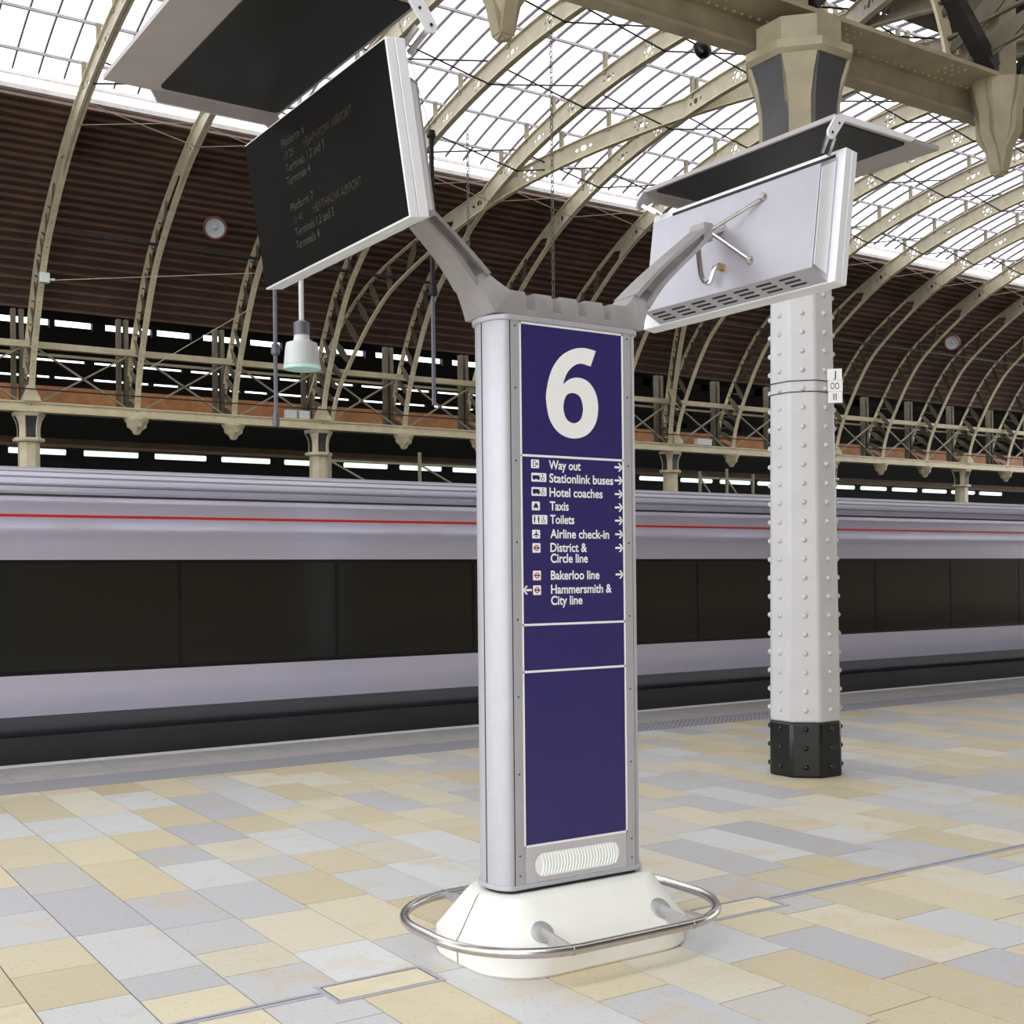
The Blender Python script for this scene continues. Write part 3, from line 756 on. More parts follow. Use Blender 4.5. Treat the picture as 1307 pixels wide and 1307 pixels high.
for i in range(len(gro) - 1):  # shade of the grooves, put in as dark coloured strips
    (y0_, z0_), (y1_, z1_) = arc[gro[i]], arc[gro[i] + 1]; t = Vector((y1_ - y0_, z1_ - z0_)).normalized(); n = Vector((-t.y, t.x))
    ext([(y0_ - n.x * 0.028, z0_ - n.y * 0.028), (y0_ + t.x * 0.036 - n.x * 0.028, z0_ + t.y * 0.036 - n.y * 0.028), (y0_ + t.x * 0.036 - n.x * 0.004, z0_ + t.y * 0.036 - n.y * 0.004), (y0_ - n.x * 0.004, z0_ - n.y * 0.004)], 'skirt', 'groove_shade', 'dark strip coloured as roof groove shade', smooth=False)
full = rp_ + [(2 * (YS + 1.40) - y, z) for y, z in rp_[::-1]]
ext(full + [(YS + 2.6, 2.4), (YS + 0.2, 2.4)], 'roofpaint', 'ribbed_roof', None, smooth=False)
ext([(YS + 0.22, -0.6), (YS + 0.17, 0.02), (YS + 0.15, 0.23), (YS + 2.65, 0.23), (YS + 2.6, -0.6)], 'skirt', 'underframe')
ext([(YS + 0.13, 0.83), (YS + 0.2, 2.4), (YS + 2.6, 2.4), (YS + 2.8, 1.9), (YS + 2.8, 0.8), (YS + 2.7, 0.24), (YS + 0.45, 0.24)], 'body', 'far_bodyside')
for wx in (-1.0, 1.6, 19.4, 22.0):
    MB().lathe([(0.42, -0.06), (0.46, 0.0), (0.46, 0.06)], (wx, 13.1, -0.69), 20, True, 0, (0, 1, 0)).lathe([(0.42, 0.06), (0.46, 0.0), (0.46, -0.06)], (wx, 14.5, -0.69), 20, True, 0, (0, 1, 0)).build('wheelset', 'skirt', TR)

# ================================================================== SIGN PILLAR
TC = Vector((3.371, 4.76, 0))
T = thing('information_pillar', 'tall silver platform sign pillar with navy panels and a big white 6', 'sign', TC)
def tp(x, y, z): return Vector((TC.x + x, TC.y + y, z))
def plan(hw, hd, fx, n=8):
    pts = []
    for sx in (1, -1):
        for sy in ((-1, 1) if sx > 0 else (1, -1)):
            arc_ = [(sx * (fx + (hw - fx) * math.sin(t * PI / 2 / n)), sy * hd * math.cos(t * PI / 2 / n)) for t in range(n + 1)]
            if (sx > 0 and sy > 0) or (sx < 0 and sy < 0): arc_ = arc_[::-1]
            pts += arc_ if not pts or (abs(pts[-1][0] - arc_[0][0]) + abs(pts[-1][1] - arc_[0][1])) > 1e-6 else arc_[1:]
    return pts
def slab(hw, hd, fx, z0, z1, m, name, lab=None, bevel=0):
    mb = MB(); mb.prism(plan(hw, hd, fx), lambda a, b, t: tp(a, b, z0 if t == 0 else z1), True); return mb.build(name, m, T, lab, 40, bevel)
slab(0.418, 0.128, 0.345, 0.345, 2.905, 'silver', 'casing')
slab(0.432, 0.139, 0.347, 0.328, 0.348, 'silver', 'bottom_rim', None, 0.004)
slab(0.432, 0.139, 0.347, 2.905, 2.930, 'silver', 'top_rim', None, 0.004)
slab(0.405, 0.118, 0.33, 0.305, 0.330, 'dark', 'shadow_gap')
for sx in (-1, 1):
    st = MB().box(TC.x + sx * 0.322 - 0.0225, TC.x + sx * 0.322 + 0.0225, 4.76 - 0.132, 4.76 - 0.12, 0.348, 2.905).build('stile', 'silver', T)
    sc = MB()
    for z in (0.39, 0.48, 0.85, 1.2, 1.55, 1.9, 2.27, 2.6, 2.88):
        sc.lathe([(0.0045, 0), (0.0045, 0.0015)], (TC.x + sx * 0.322, 4.76 - 0.132, z), 8, True, 0, (0, -1, 0))
    sc.build('screws', 'dark', st)
    seam = MB().box(TC.x + sx * 0.3465 - 0.002, TC.x + sx * 0.3465 + 0.002, 4.76 - 0.1295, 4.76 - 0.12, 0.348, 2.905); seam.build('seam', 'dark', T)
    MB().box(TC.x + sx * 0.4165 - 0.003, TC.x + sx * 0.4165 + 0.003, 4.76 - 0.004, 4.76 + 0.002, 0.348, 2.905).build('seam', 'dark', T)
PY_ = 4.76 - 0.131
def panel(z0, z1, m, name, lab=None, inset=0.0):
    return MB().box(TC.x - 0.288 + inset, TC.x + 0.288 - inset, PY_, 4.76 - 0.10, z0, z1).build(name, m, T, lab)
fr = MB()
for z in (2.898, 2.296, 1.5245, 1.311, 0.518): fr.box(TC.x - 0.297, TC.x + 0.297, PY_ - 0.0015, 4.76 - 0.11, z - 0.005, z + 0.005)
for sx in (-1, 1): fr.box(TC.x + sx * 0.2935 - 0.0045, TC.x + sx * 0.2935 + 0.0045, PY_ - 0.0015, 4.76 - 0.11, 0.513, 2.903)
fr.build('panel_frame', 'white', T, 'thin white frame lines')
p_num = panel(2.302, 2.894, 'blue', 'number_panel', 'navy panel with the white number 6')
p_dir = panel(1.530, 2.290, 'blue', 'directory_panel', 'navy directory panel with pictograms and arrows')
panel(1.317, 1.519, 'blue', 'blank_panel'); panel(0.524, 1.305, 'blue', 'blank_panel')
# the 6
six_o = catmull([(3.500, 2.804), (3.440, 2.813), (3.375, 2.803), (3.305, 2.765), (3.250, 2.695), (3.222, 2.605), (3.219, 2.545), (3.238, 2.465), (3.290, 2.407), (3.366, 2.386), (3.445, 2.405), (3.498, 2.460), (3.516, 2.535), (3.503, 2.605), (3.462, 2.655), (3.405, 2.672), (3.352, 2.661), (3.312, 2.632)], 6)
# straighten the terminal and the inner notch by replacing the last stretch
six_o = catmull([(3.505, 2.806), (3.440, 2.814), (3.375, 2.803), (3.305, 2.765), (3.250, 2.695), (3.222, 2.605), (3.219, 2.545), (3.238, 2.465), (3.290, 2.407), (3.366, 2.386), (3.445, 2.405), (3.498, 2.460), (3.516, 2.535), (3.503, 2.605), (3.462, 2.655), (3.405, 2.672), (3.352, 2.661), (3.312, 2.632)], 7, False) + catmull([(3.312, 2.632), (3.335, 2.685), (3.372, 2.722), (3.415, 2.739), (3.474, 2.731)], 6, False)[1:]
six_i = catmull([(3.371, 2.598), (3.330, 2.582), (3.314, 2.527), (3.330, 2.476), (3.371, 2.457), (3.412, 2.476), (3.428, 2.527), (3.412, 2.582)], 6)
mb = fill_mesh([six_o, six_i], 0.002, lambda a, b, c: (a, PY_ - 0.002 - c, b)); mb.build('number_six', 'white', p_num, 'large white number 6')
sep = MB()
for z in (2.229, 2.167, 2.105, 2.042, 1.976, 1.908, 1.777, 1.71, 1.588): sep.box(TC.x - 0.28, TC.x + 0.28, PY_ - 0.0006, PY_, z - 0.0008, z + 0.0008)
sep.build('row_line', 'ink', p_dir)
FX = lambda a, b: Vector((a, PY_ - 0.0016, b))
CAPH = 0.0395
for txt, x0, x1, z in (('Way out', 3.229, 3.411, 2.2385), ('Stationlink buses', 3.231, 3.602, 2.1775), ('Hotel coaches', 3.231, 3.538, 2.1125), ('Taxis', 3.232, 3.339, 2.0495), ('Toilets', 3.233, 3.371, 1.9875), ('Airline check-in', 3.233, 3.574, 1.921), ('District &', 3.233, 3.443, 1.858), ('Circle line', 3.234, 3.447, 1.808), ('Bakerloo line', 3.234, 3.514, 1.730), ('Hammersmith &', 3.234, 3.587, 1.665), ('City line', 3.234, 3.413, 1.6135)):
    lettering(txt, FX, x0, x1, z, CAPH, 'lettering', 'white', p_dir, 0.022)
def arrow(x, z, sg, m='white', s=0.0225, parent=p_dir, name='arrow', y=0.0014):
    mb = MB(); w = s * 0.21
    def q(a, b): return Vector((x + sg * a, PY_ - y, z + b))
    mb.prism([(-s, -w), (s * 0.5, -w), (s * 0.5, w), (-s, w)], lambda a, b, t: q(a, b) + Vector((0, 0.001 * t, 0)))
    for sy in (1, -1): mb.prism([(s, 0), (s * 0.75, -sy * s * 0.0), (-s * 0.06, sy * s * 0.84), (s * 0.34, sy * s * 0.92), (s * 1.02, sy * s * 0.16)], lambda a, b, t: q(a, b) + Vector((0, 0.001 * t, 0)))
    return mb.build(name, m, parent)
for z in (2.262, 2.199, 2.134, 2.070, 2.007, 1.942, 1.877, 1.750): arrow(3.634, z, 1)
arrow(3.105, 1.683, -1)
def rrect(x0, x1, z0, z1, rr, y, m, name, parent):
    pts = []
    for cx_, cz_, a0 in ((x1 - rr, z1 - rr, 0), (x0 + rr, z1 - rr, PI / 2), (x0 + rr, z0 + rr, PI), (x1 - rr, z0 + rr, 3 * PI / 2)):
        pts += [(cx_ + rr * math.cos(a0 + k * PI / 8), cz_ + rr * math.sin(a0 + k * PI / 8)) for k in range(5)]
    mb = MB(); mb.prism(pts, lambda a, b, t: Vector((a, PY_ - y + t * 0.0006, b))); return mb.build(name, m, parent)
def ink(kind, x0, x1, z0, z1):
    ic = rrect(x0, x1, z0, z1, 0.005, 0.0012, 'white', 'pictogram', p_dir)
    mb = MB(); cx_, cz_ = (x0 + x1) / 2, (z0 + z1) / 2; Y = PY_ - 0.0016
    def bx(a, b, c, d, e=0): mb.box(x0 + a - e, x0 + b + e, Y, Y + 0.0004, z0 + c, z0 + d)
    def disc(x, z, r_): mb.lathe([(r_, 0), (r_, 0.0004)], (x0 + x, Y + 0.0004, z0 + z), 14, False, 0, (0, -1, 0))
    w, h = x1 - x0, z1 - z0
    if kind == 'exit':
        bx(0.010, 0.026, 0.031, 0.034); bx(0.010, 0.013, 0.006, 0.034); bx(0.010, 0.026, 0.006, 0.009); bx(0.023, 0.026, 0.006, 0.012); bx(0.023, 0.026, 0.028, 0.034)
        mb.box(x0 + 0.018, x0 + 0.034, Y, Y + 0.0004, z0 + 0.018, z0 + 0.022); mb.prism([(x0 + 0.031, z0 + 0.012), (x0 + 0.039, z0 + 0.02), (x0 + 0.031, z0 + 0.028)], lambda a, b, t: Vector((a, Y + 0.0004 * t, b)))
    if kind in ('bus', 'coach', 'toilet'):
        if kind != 'toilet':
            bx(0.006, 0.044, 0.012, 0.029); bx(0.044, 0.047, 0.012, 0.02)
            if kind == 'coach': bx(0.006, 0.040, 0.029, 0.031)
            disc(0.015, 0.011, 0.0045); disc(0.037, 0.011, 0.0045)
        else:
            for xx in (0.012, 0.034): disc(xx, 0.034, 0.0038); bx(xx - 0.0045, xx + 0.0045, 0.018, 0.029); bx(xx - 0.003, xx + 0.003, 0.006, 0.018)
        bx(0.0505, 0.0512, 0.004, h - 0.004)
        disc(0.062, 0.033, 0.0032); bx(0.0605, 0.0635, 0.017, 0.03); bx(0.0605, 0.071, 0.017, 0.0195); bx(0.069, 0.0715, 0.008, 0.018)
        mb.tube([(x0 + 0.063 + 0.0085 * math.cos(t), Y, z0 + 0.0145 + 0.0085 * math.sin(t)) for t in [PI * 0.75 + k * PI / 8 for k in range(9)]], 0.0012, 4)
    if kind == 'taxi':
        bx(0.010, 0.034, 0.012, 0.022); mb.prism([(x0 + 0.013, z0 + 0.022), (x0 + 0.031, z0 + 0.022), (x0 + 0.028, z0 + 0.032), (x0 + 0.016, z0 + 0.032)], lambda a, b, t: Vector((a, Y + 0.0004 * t, b))); bx(0.011, 0.015, 0.006, 0.012); bx(0.029, 0.033, 0.006, 0.012)
    if kind == 'plane':
        mb.prism([(x0 + 0.0205, z0 + 0.006), (x0 + 0.0235, z0 + 0.006), (x0 + 0.0245, z0 + 0.03), (x0 + 0.022, z0 + 0.037), (x0 + 0.0195, z0 + 0.03)], lambda a, b, t: Vector((a, Y + 0.0004 * t, b)))
        mb.prism([(x0 + 0.022, z0 + 0.027), (x0 + 0.006, z0 + 0.014), (x0 + 0.006, z0 + 0.011), (x0 + 0.022, z0 + 0.018), (x0 + 0.038, z0 + 0.011), (x0 + 0.038, z0 + 0.014)], lambda a, b, t: Vector((a, Y + 0.0004 * t, b)))
        mb.prism([(x0 + 0.022, z0 + 0.012), (x0 + 0.015, z0 + 0.006), (x0 + 0.029, z0 + 0.006)], lambda a, b, t: Vector((a, Y + 0.0004 * t, b)))
    if kind == 'ring':
        rg = MB(); rg.lathe([(0.0085, 0), (0.0135, 0), (0.0135, 0.0005), (0.0085, 0.0005)], (cx_, Y + 0.0004, cz_), 24, False, 0, (0, -1, 0), False, False); rg.build('red_ring', 'redvinyl', ic)
        mb.box(cx_ - 0.0165, cx_ + 0.0165, Y - 0.0004, Y + 0.0002, cz_ - 0.0028, cz_ + 0.0028)
    mb.build('symbol', 'ink', ic)
ink('exit', 3.131, 3.175, 2.239, 2.279); ink('bus', 3.132, 3.215, 2.178, 2.218); ink('coach', 3.132, 3.215, 2.113, 2.153); ink('taxi', 3.133, 3.177, 2.047, 2.087)
ink('toilet', 3.135, 3.218, 1.984, 2.026); ink('plane', 3.133, 3.177, 1.918, 1.958); ink('ring', 3.134, 3.178, 1.853, 1.897); ink('ring', 3.135, 3.179, 1.727, 1.771); ink('ring', 3.135, 3.179, 1.660, 1.704)
# grille panel at the foot
gpn = panel(0.349, 0.513, 'grille', 'foot_panel')
rrect(3.128, 3.616, 0.372, 0.480, 0.053, 0.004, 'lens', 'ribbed_light', gpn)
rb_ = MB(); x = 3.165
while x < 3.59:
    rb_.tube([(x + 0.010 * math.sin(t * PI), PY_ - 0.0045 - 0.003 * math.sin(t * PI), 0.378 + 0.096 * t) for t in [k / 8 for k in range(9)]], 0.003, 5); x += 0.017
rb_.build('lens_rib', 'lens', [o for o in gpn.children][0])
# concrete base
def rrplan(hx, hy, rr, n=7):
    pts = []
    for sx, sy, a0 in ((1, 1, 0), (-1, 1, PI / 2), (-1, -1, PI), (1, -1, 3 * PI / 2)):
        pts += [(sx * (hx - rr) + rr * math.cos(a0 + k * PI / 2 / n), sy * (hy - rr) + rr * math.sin(a0 + k * PI / 2 / n)) for k in range(n + 1)]
    return pts
rings = []
for hx, hy, rr, z in ((0.565, 0.372, 0.26, 0.0), (0.575, 0.382, 0.26, 0.012), (0.578, 0.384, 0.26, 0.115), (0.562, 0.37, 0.255, 0.135), (0.475, 0.225, 0.17, 0.285), (0.46, 0.205, 0.16, 0.305), (0.43, 0.175, 0.14, 0.31)):
    rings.append([tp(a, b, z) for a, b in rrplan(hx, hy, rr)])
mb = MB(); mb.loft(rings, True, True, True); cb = mb.build('concrete_base', 'concrete', T, 'white painted concrete foot', 30)
sm_ = MB()
for sx in (-1, 1):
    sm_.tube([tp(sx * hx, 0.0, z) for hx, z in ((0.577, 0.01), (0.580, 0.116), (0.564, 0.136), (0.477, 0.286), (0.46, 0.306))], 0.003, 5)
sm_.build('joint_line', 'creamdk', cb)
# tubular guard rail
RZ = 0.165
def rail_plan():
    pts = []; R_, hx, hy = 0.46, 0.735, 0.555
    for sx, sy, a0 in ((1, 1, 0), (-1, 1, PI / 2), (-1, -1, PI), (1, -1, 3 * PI / 2)):
        pts += [(sx * (hx - R_) + R_ * math.cos(a0 + k * PI / 2 / 12), sy * (hy - R_) + R_ * math.sin(a0 + k * PI / 2 / 12)) for k in range(13)]
    return pts
RR = MB().tube([tp(a, b, RZ) for a, b in rail_plan()], 0.0225, 14, False, True).build('guard_rail', 'steel', T, 'tubular stainless steel guard rail', 60)
cl = MB()
for sx in (-1, 1):
    for sy in (-1, 1):
        xx = TC.x + sx * 0.335; y1 = 4.76 + sy * 0.553
        cl.tube([(xx - 0.006, y1, RZ), (xx + 0.006, y1, RZ)], 0.0238, 14)
        bk = MB(); ny = sy * 0.72; nz_ = 0.70
        wall = Vector((xx, 4.76 + sy * 0.325, 0.185)); n_ = Vector((0, sy * 0.70, 0.71))
        bk.lathe([(0.052, -0.012), (0.052, 0.007), (0.049, 0.009)], wall, 24, True, 0, n_)
        bk.prism([(0.0, 0.028), (0.0, -0.04), (0.215, -0.022), (0.215, 0.004)], lambda a, b, t, xx=xx, sy=sy: Vector((xx + (0.004 if t else -0.004), 4.76 + sy * (0.325 + a) , 0.178 + b)))
        bk.build('rail_bracket', 'satin', RR)
cl.build('rail_sleeve', 'steel', RR)
# cast crown with two arms
UP = [(-0.93, 3.545), (-0.76, 3.41), (-0.60, 3.280), (-0.51, 3.200), (-0.42, 3.115), (-0.37, 3.07), (-0.33, 3.045)]
LO = [(-0.962, 3.500), (-0.84, 3.388), (-0.695, 3.265), (-0.585, 3.160), (-0.500, 3.055), (-0.450, 2.985), (-0.424, 2.933)]
WE = [0.036, 0.036, 0.038, 0.045, 0.085, 0.115, 0.129]
st = catmull([(u_[0], u_[1], l_[0], l_[1], w) for u_, l_, w in zip(UP, LO, WE)], 5, False)
cr = MB(); arms = []
def crown_ring(sx, ux, uz, lx, lz, w):
    wt = w * 0.86
    mx, mz = (ux * 0.7 + lx * 0.3), (uz * 0.7 + lz * 0.3); wm = w * 0.965
    return [tp(sx * ux, -wt, uz), tp(sx * mx, -wm, mz), tp(sx * lx, -w, lz), tp(sx * lx, w, lz), tp(sx * mx, wm, mz), tp(sx * ux, wt, uz)]
for sx in (1, -1):
    a_ = MB()
    a_.loft([crown_ring(sx, *q) for q in st[:20]], True, True, True)
    for up_edge in (True, False):
        rr_ = []
        for k, q in enumerate(st[:21]):
            x_, z_, ox, oz = (q[0], q[1], q[2], q[3]) if up_edge else (q[2], q[3], q[0], q[1])
            d = Vector((ox - x_, oz - z_)).normalized(); w = max(0.058 + 0.0016 * k, q[4] * 0.88 if up_edge else q[4])
            o1 = (x_ - d.x * 0.003, z_ - d.y * 0.003); o2 = (x_ + d.x * 0.02, z_ + d.y * 0.02)
            rr_.append([tp(sx * o1[0], -w, o1[1]), tp(sx * o2[0], -w, o2[1]), tp(sx * o2[0], w, o2[1]), tp(sx * o1[0], w, o1[1])])
        a_.loft(rr_, True, True, True)
    a_.obox(tp(sx * -0.925, 0, 3.505), Vector((0.03, 0, 0)), Vector((0, 0.055, 0)), Vector((0, 0, 0.045)))
    arms.append(a_)
    cr.loft([crown_ring(sx, *q) for q in st[16:]], True, True, True)
nt_x = [-0.226, -0.080, 0.066, 0.216]
cols_ = [(-0.33, 3.045, -0.424, 2.933)]
for n in nt_x: cols_ += [(n - 0.0245, 3.043, n - 0.0245, 2.933), (n - 0.024, 2.967, n - 0.024, 2.933), (n + 0.024, 2.967, n + 0.024, 2.933), (n + 0.0245, 3.043, n + 0.0245, 2.933)]
cols_ += [(0.33, 3.045, 0.424, 2.933)]
cr.loft([crown_ring(1, *q, 0.129) for q in cols_], True, True, False)
cr.box(TC.x - 0.30, TC.x + 0.30, 4.76 - 0.088, 4.76 + 0.088, 2.95, 3.037)
cro = cr.build('crown', 'cast', T, 'notched cast grey crown', 35)
for a_ in arms: a_.build('arm', 'cast', T, None, 40)

# ================================================================== DISPLAYS ON THE ARMS
def display(Xc, Yc, Zc, yaw, tilt, sgn, label, texts):
    W_, H_ = 1.381, 0.667
    h = Vector((math.sin(yaw), math.cos(yaw), 0)); n0 = Vector((sgn * math.cos(yaw), -sgn * math.sin(yaw), 0))
    up = Vector((0, 0, 1)) * math.cos(tilt) + n0 * math.sin(tilt); n = n0 * math.cos(tilt) - Vector((0, 0, 1)) * math.sin(tilt)
    C = Vector((Xc, Yc, Zc))
    def P(a, b, c): return C + n * a + h * b + up * c
    D = thing('display_screen', label, 'display', C, 'twin displays on the pillar arms')
    def bx(a0, a1, b0, b1, c0, c1, m, name, lab=None, par=None, bev=0.0):
        return MB().obox(P((a0 + a1) / 2, (b0 + b1) / 2, (c0 + c1) / 2), n * (a1 - a0) / 2, h * (b1 - b0) / 2, up * (c1 - c0) / 2).build(name, m, par or D, lab, 35, bev)
    w, hh = W_ / 2, H_ / 2
    bx(-0.085, -0.04, -w, w, -hh, hh, 'bezel', 'bezel', 'white outer frame', None, 0.003)
    bx(-0.038, 0.0, -w, w, -hh, hh, 'bezel', 'front_frame', None, None, 0.003)
    sg_ = bx(-0.01, 0.003, -w + 0.008, w - 0.008, -hh + 0.008, hh - 0.008, 'screen', 'screen_glass', 'black unlit screen')
    bn, bf = (-w + 0.045, w - 0.14) if sgn > 0 else (-w + 0.14, w - 0.045)
    hm = MB(); hm.prism([(-0.085, -hh + 0.006), (-0.205, -hh + 0.045), (-0.205, hh - 0.108), (-0.085, hh - 0.035)], lambda a, c, t: P(a, bn if t == 0 else bf, c))
    hs = hm.build('housing', 'case', D, 'grey metal rear housing', 35, 0.003)
    for bb in (bn, bf):
        sm2 = MB(); sm2.prism([(-0.10, -hh + 0.04), (-0.192, -hh + 0.065), (-0.192, hh - 0.12), (-0.10, hh - 0.062)], lambda a, c, t, bb=bb: P(a, bb + (0.003 if t else -0.003), c)); sm2.build('side_panel', 'bezel', hs)
    vm = MB()
    for k in range(7):
        for j in range(3):
            va = -0.115 - 0.029 * j; vm.obox(P(va, 0.44 * sgn - 0.155 * sgn * k + 0.012 * j, -hh + 0.006 + (-0.085 - va) / 0.12 * 0.039), (n * 0.12 - up * 0.039).normalized() * 0.0065, h * 0.05, (up * 0.12 + n * 0.039).normalized() * 0.0015)
    vm.build('vent_slot', 'dark', hs)
    bx(-0.088, -0.084, -w + 0.06, w - 0.16, hh - 0.035, hh - 0.02, 'dark', 'top_flashing')
    if texts:
        for txt, bb, cc, ch, m, b2 in texts:
            lettering(txt, lambda a, b: P(0.0045, (-a if sgn < 0 else a), b), bb, b2, cc, ch, 'lettering', m, sg_, 0.0)
    # canopy, level
    def Q(a, b, z): return Vector((C.x, C.y, 0)) + n0 * a + h * b + Vector((0, 0, z))
    cp = MB(); cp.prism([(-0.11, -0.685), (0.70, -0.685), (0.70, 0.685), (-0.11, 0.685)], lambda a, b, t: Q(a, b, 3.93 if t == 0 else 3.952))
    can = cp.build('canopy', 'canopy', D, 'level grey canopy')
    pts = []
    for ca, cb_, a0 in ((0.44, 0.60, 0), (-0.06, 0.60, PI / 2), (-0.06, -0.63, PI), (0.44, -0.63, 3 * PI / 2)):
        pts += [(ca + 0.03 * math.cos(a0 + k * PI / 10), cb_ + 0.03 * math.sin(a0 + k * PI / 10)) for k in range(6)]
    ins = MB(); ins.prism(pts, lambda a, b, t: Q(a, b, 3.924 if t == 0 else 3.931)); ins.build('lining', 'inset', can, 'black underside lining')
    for sb in (-1, 1):
        fl_ = MB()
        zl = 3.885 if sb > 0 else 3.926
        prof = [(0.50, 3.953), (0.46, zl), (-0.05, zl), (-0.125, 3.832)] + [(-0.145 + 0.028 * math.cos(t), 3.850 + 0.028 * math.sin(t)) for t in [math.radians(-60 - 30 * k) for k in range(6)]] + [(-0.115, 3.94), (-0.08, 3.956)]
        fl_.prism(prof, lambda a, z, t, sb=sb: Q(a, sb * 0.685 + (0.012 * sb if t else 0.0), z)); fl_.build('end_bracket', 'canopy' if sb > 0 else 'bezel', can)
        MB().lathe([(0.007, 0), (0.007, 0.003)], Q(-0.145, sb * 0.698, 3.852), 8, True, 0, h * sb).lathe([(0.006, 0), (0.006, 0.003)], Q(-0.095, sb * 0.698, 3.905), 8, True, 0, h * sb).build('bolt', 'dark', can)
        st_ = MB()
        for da in (0.0, 0.045):
            e = P(-0.15 + da, sb * 0.60, hh - 0.02); st_.bar(Q(-0.145 + da, sb * 0.672, 3.845), e, 0.014, 0.02)
        st_.build('strut', 'steel', can)
    # spider fixing from the arm
    tip = Vector((3.389 + sgn * 0.93, 4.76, 3.515))
    sp_ = MB(); back = -0.205
    for bb, cc in ((-0.29, 0.15), (-0.235, -0.165)):
        e = P(back, bb, cc); s0 = tip + Vector((0, -0.03, 0.0)); sp_.tube([s0, e], 0.011, 8)
        sp_.lathe([(0.024, 0), (0.02, 0.014), (0.012, 0.024)], e, 12, True, 0, -n); sp_.lathe([(0.004, -0.02), (0.02, -0.012), (0.022, 0.0), (0.02, 0.012), (0.004, 0.02)], s0, 12, True, 0, (e - s0))
    sp_.tube([tip + Vector((0, 0, -0.01)), P(back, 0.0, 0.06)], 0.03, 10)
    sp_.build('mounting_rod', 'steel', D)
    p0 = tip + Vector((-sgn * 0.02, 0.03, -0.045)); pe = P(back, -0.04, -0.16)
    path = catmull([p0, p0 + Vector((sgn * 0.01, 0.0, -0.10)), p0 + Vector((sgn * 0.025, -0.005, -0.185)), p0 * 0.55 + pe * 0.45 + Vector((0, 0, -0.15)), p0 * 0.2 + pe * 0.8 + Vector((-sgn * 0.02, 0, -0.03)), pe], 6, False)
    hz = MB().tube(path, 0.0135, 8).build('conduit', 'steel', D)
    MB().tube([p0 + Vector((0, 0, 0.02)), p0 + Vector((0, 0, -0.02))], 0.02, 8).tube([pe + n * 0.02, pe - n * 0.03], 0.02, 8).build('gland', 'brass', hz)
    return D
TXT = []
for zt, amb in ((0.0, 0), (-0.277, 1)):
    TXT += [('Platform ' + '67'[amb], -0.296, 0.207 + zt, 0.034, 'dimtext', -0.064), (('13 25', '13 40')[amb], -0.288, 0.153 + zt, 0.03, ('dimtext', 'dimamber')[amb], -0.19), ('HEATHROW AIRPORT', -0.084, 0.150 + zt, 0.036, 'dimamber', 0.37), ('Terminals 1,2 and 3', -0.285, 0.096 + zt, 0.036, 'dimtext', 0.098), ('Terminals 4', -0.296, 0.042 + zt, 0.036, 'dimtext', -0.057)]
display(2.158, 4.765, 3.436, math.radians(-0.92), math.radians(8.55), -1, 'black departure screen with grey canopy on the left arm of the pillar', TXT)
display(4.62, 4.757, 3.462, math.radians(-2.06), math.radians(8.0), 1, 'display turned away on the right arm, showing its grey back with vents', None)

# ================================================================== FLOOR FITTINGS
def hatch(x0, x1, label):
    t = thing('access_cover', label, 'drain cover', ((x0 + x1) / 2, 4.73, 0), 'drain access covers')
    f = MB(); w = 0.022
    f.box(x0, x1, 4.61, 4.61 + w, 0, 0.004).box(x0, x1, 4.85 - w, 4.85, 0, 0.004).box(x0, x0 + w, 4.61 + w, 4.85 - w, 0, 0.004).box(x1 - w, x1, 4.61 + w, 4.85 - w, 0, 0.004)
    f.build('frame', 'drain', t)
    MB().box(x0 + w + 0.008, x1 - w - 0.008, 4.61 + w + 0.008, 4.85 - w - 0.008, 0, 0.003).build('infill', 'sandplain', t)
    MB().box(x0 + w, x1 - w, 4.61 + w, 4.85 - w, 0, 0.0015).build('gap', 'dark', t)
MT['sandplain'] = mat('sandstone infill', (222, 210, 180), 0.5, 0, 0.07, 9)
hatch(2.13, 2.65, 'framed drain access cover in the paving left of the pillar foot')
hatch(4.21, 4.735, 'framed drain access cover in the paving right of the pillar foot')
for x0, x1, lab in ((-6, 2.13, 'slot drain in the paving running left from the left access cover'), (4.735, 45, 'slot drain in the paving running right from the right access cover'), (2.65, 2.79, 'short slot drain between left access cover and pillar foot')):
    if x1 - x0 < 1: continue
    t = thing('slot_drain', lab, 'drain', (x0, 4.76, 0), 'slot drains')
    MB().box(x0, x1, 4.73, 4.754, 0, 0.0035).box(x0, x1, 4.764, 4.786, 0, 0.0035).build('channel_lip', 'drain', t)
    MB().box(x0, x1, 4.754, 4.764, 0, 0.0015).build('slot', 'dark', t)

# ================================================================== THINGS HANGING IN THE HALL
L_ = thing('pendant_lamp', 'white bell lamp hanging on a pole below the left display', 'lamp', (8.70, 20.0, 14.4))
lx, ly = 8.70, 20.0
MB().tube([(lx, ly, 6.15), (lx, ly, 14.55)], 0.045, 10).build('pole', 'lampwhite', L_)
MB().lathe([(0.14, 6.0), (0.14, 6.22), (0.05, 6.26)], (lx, ly, 0), 20).build('collar', 'greyrod', L_)
sh = MB().lathe([(0.13, 6.0), (0.145, 5.9), (0.27, 5.86), (0.285, 5.80), (0.315, 5.47), (0.30, 5.47), (0.27, 5.78)], (lx, ly, 0), 32, True, 0, None, False, False).build('shade', 'lampwhite', L_)
MB().lathe([(0.312, 5.465), (0.318, 5.43), (0.312, 5.40), (0.29, 5.395)], (lx, ly, 0), 32).build('glass_rim', 'lampgreen', sh, 'pale green rim')

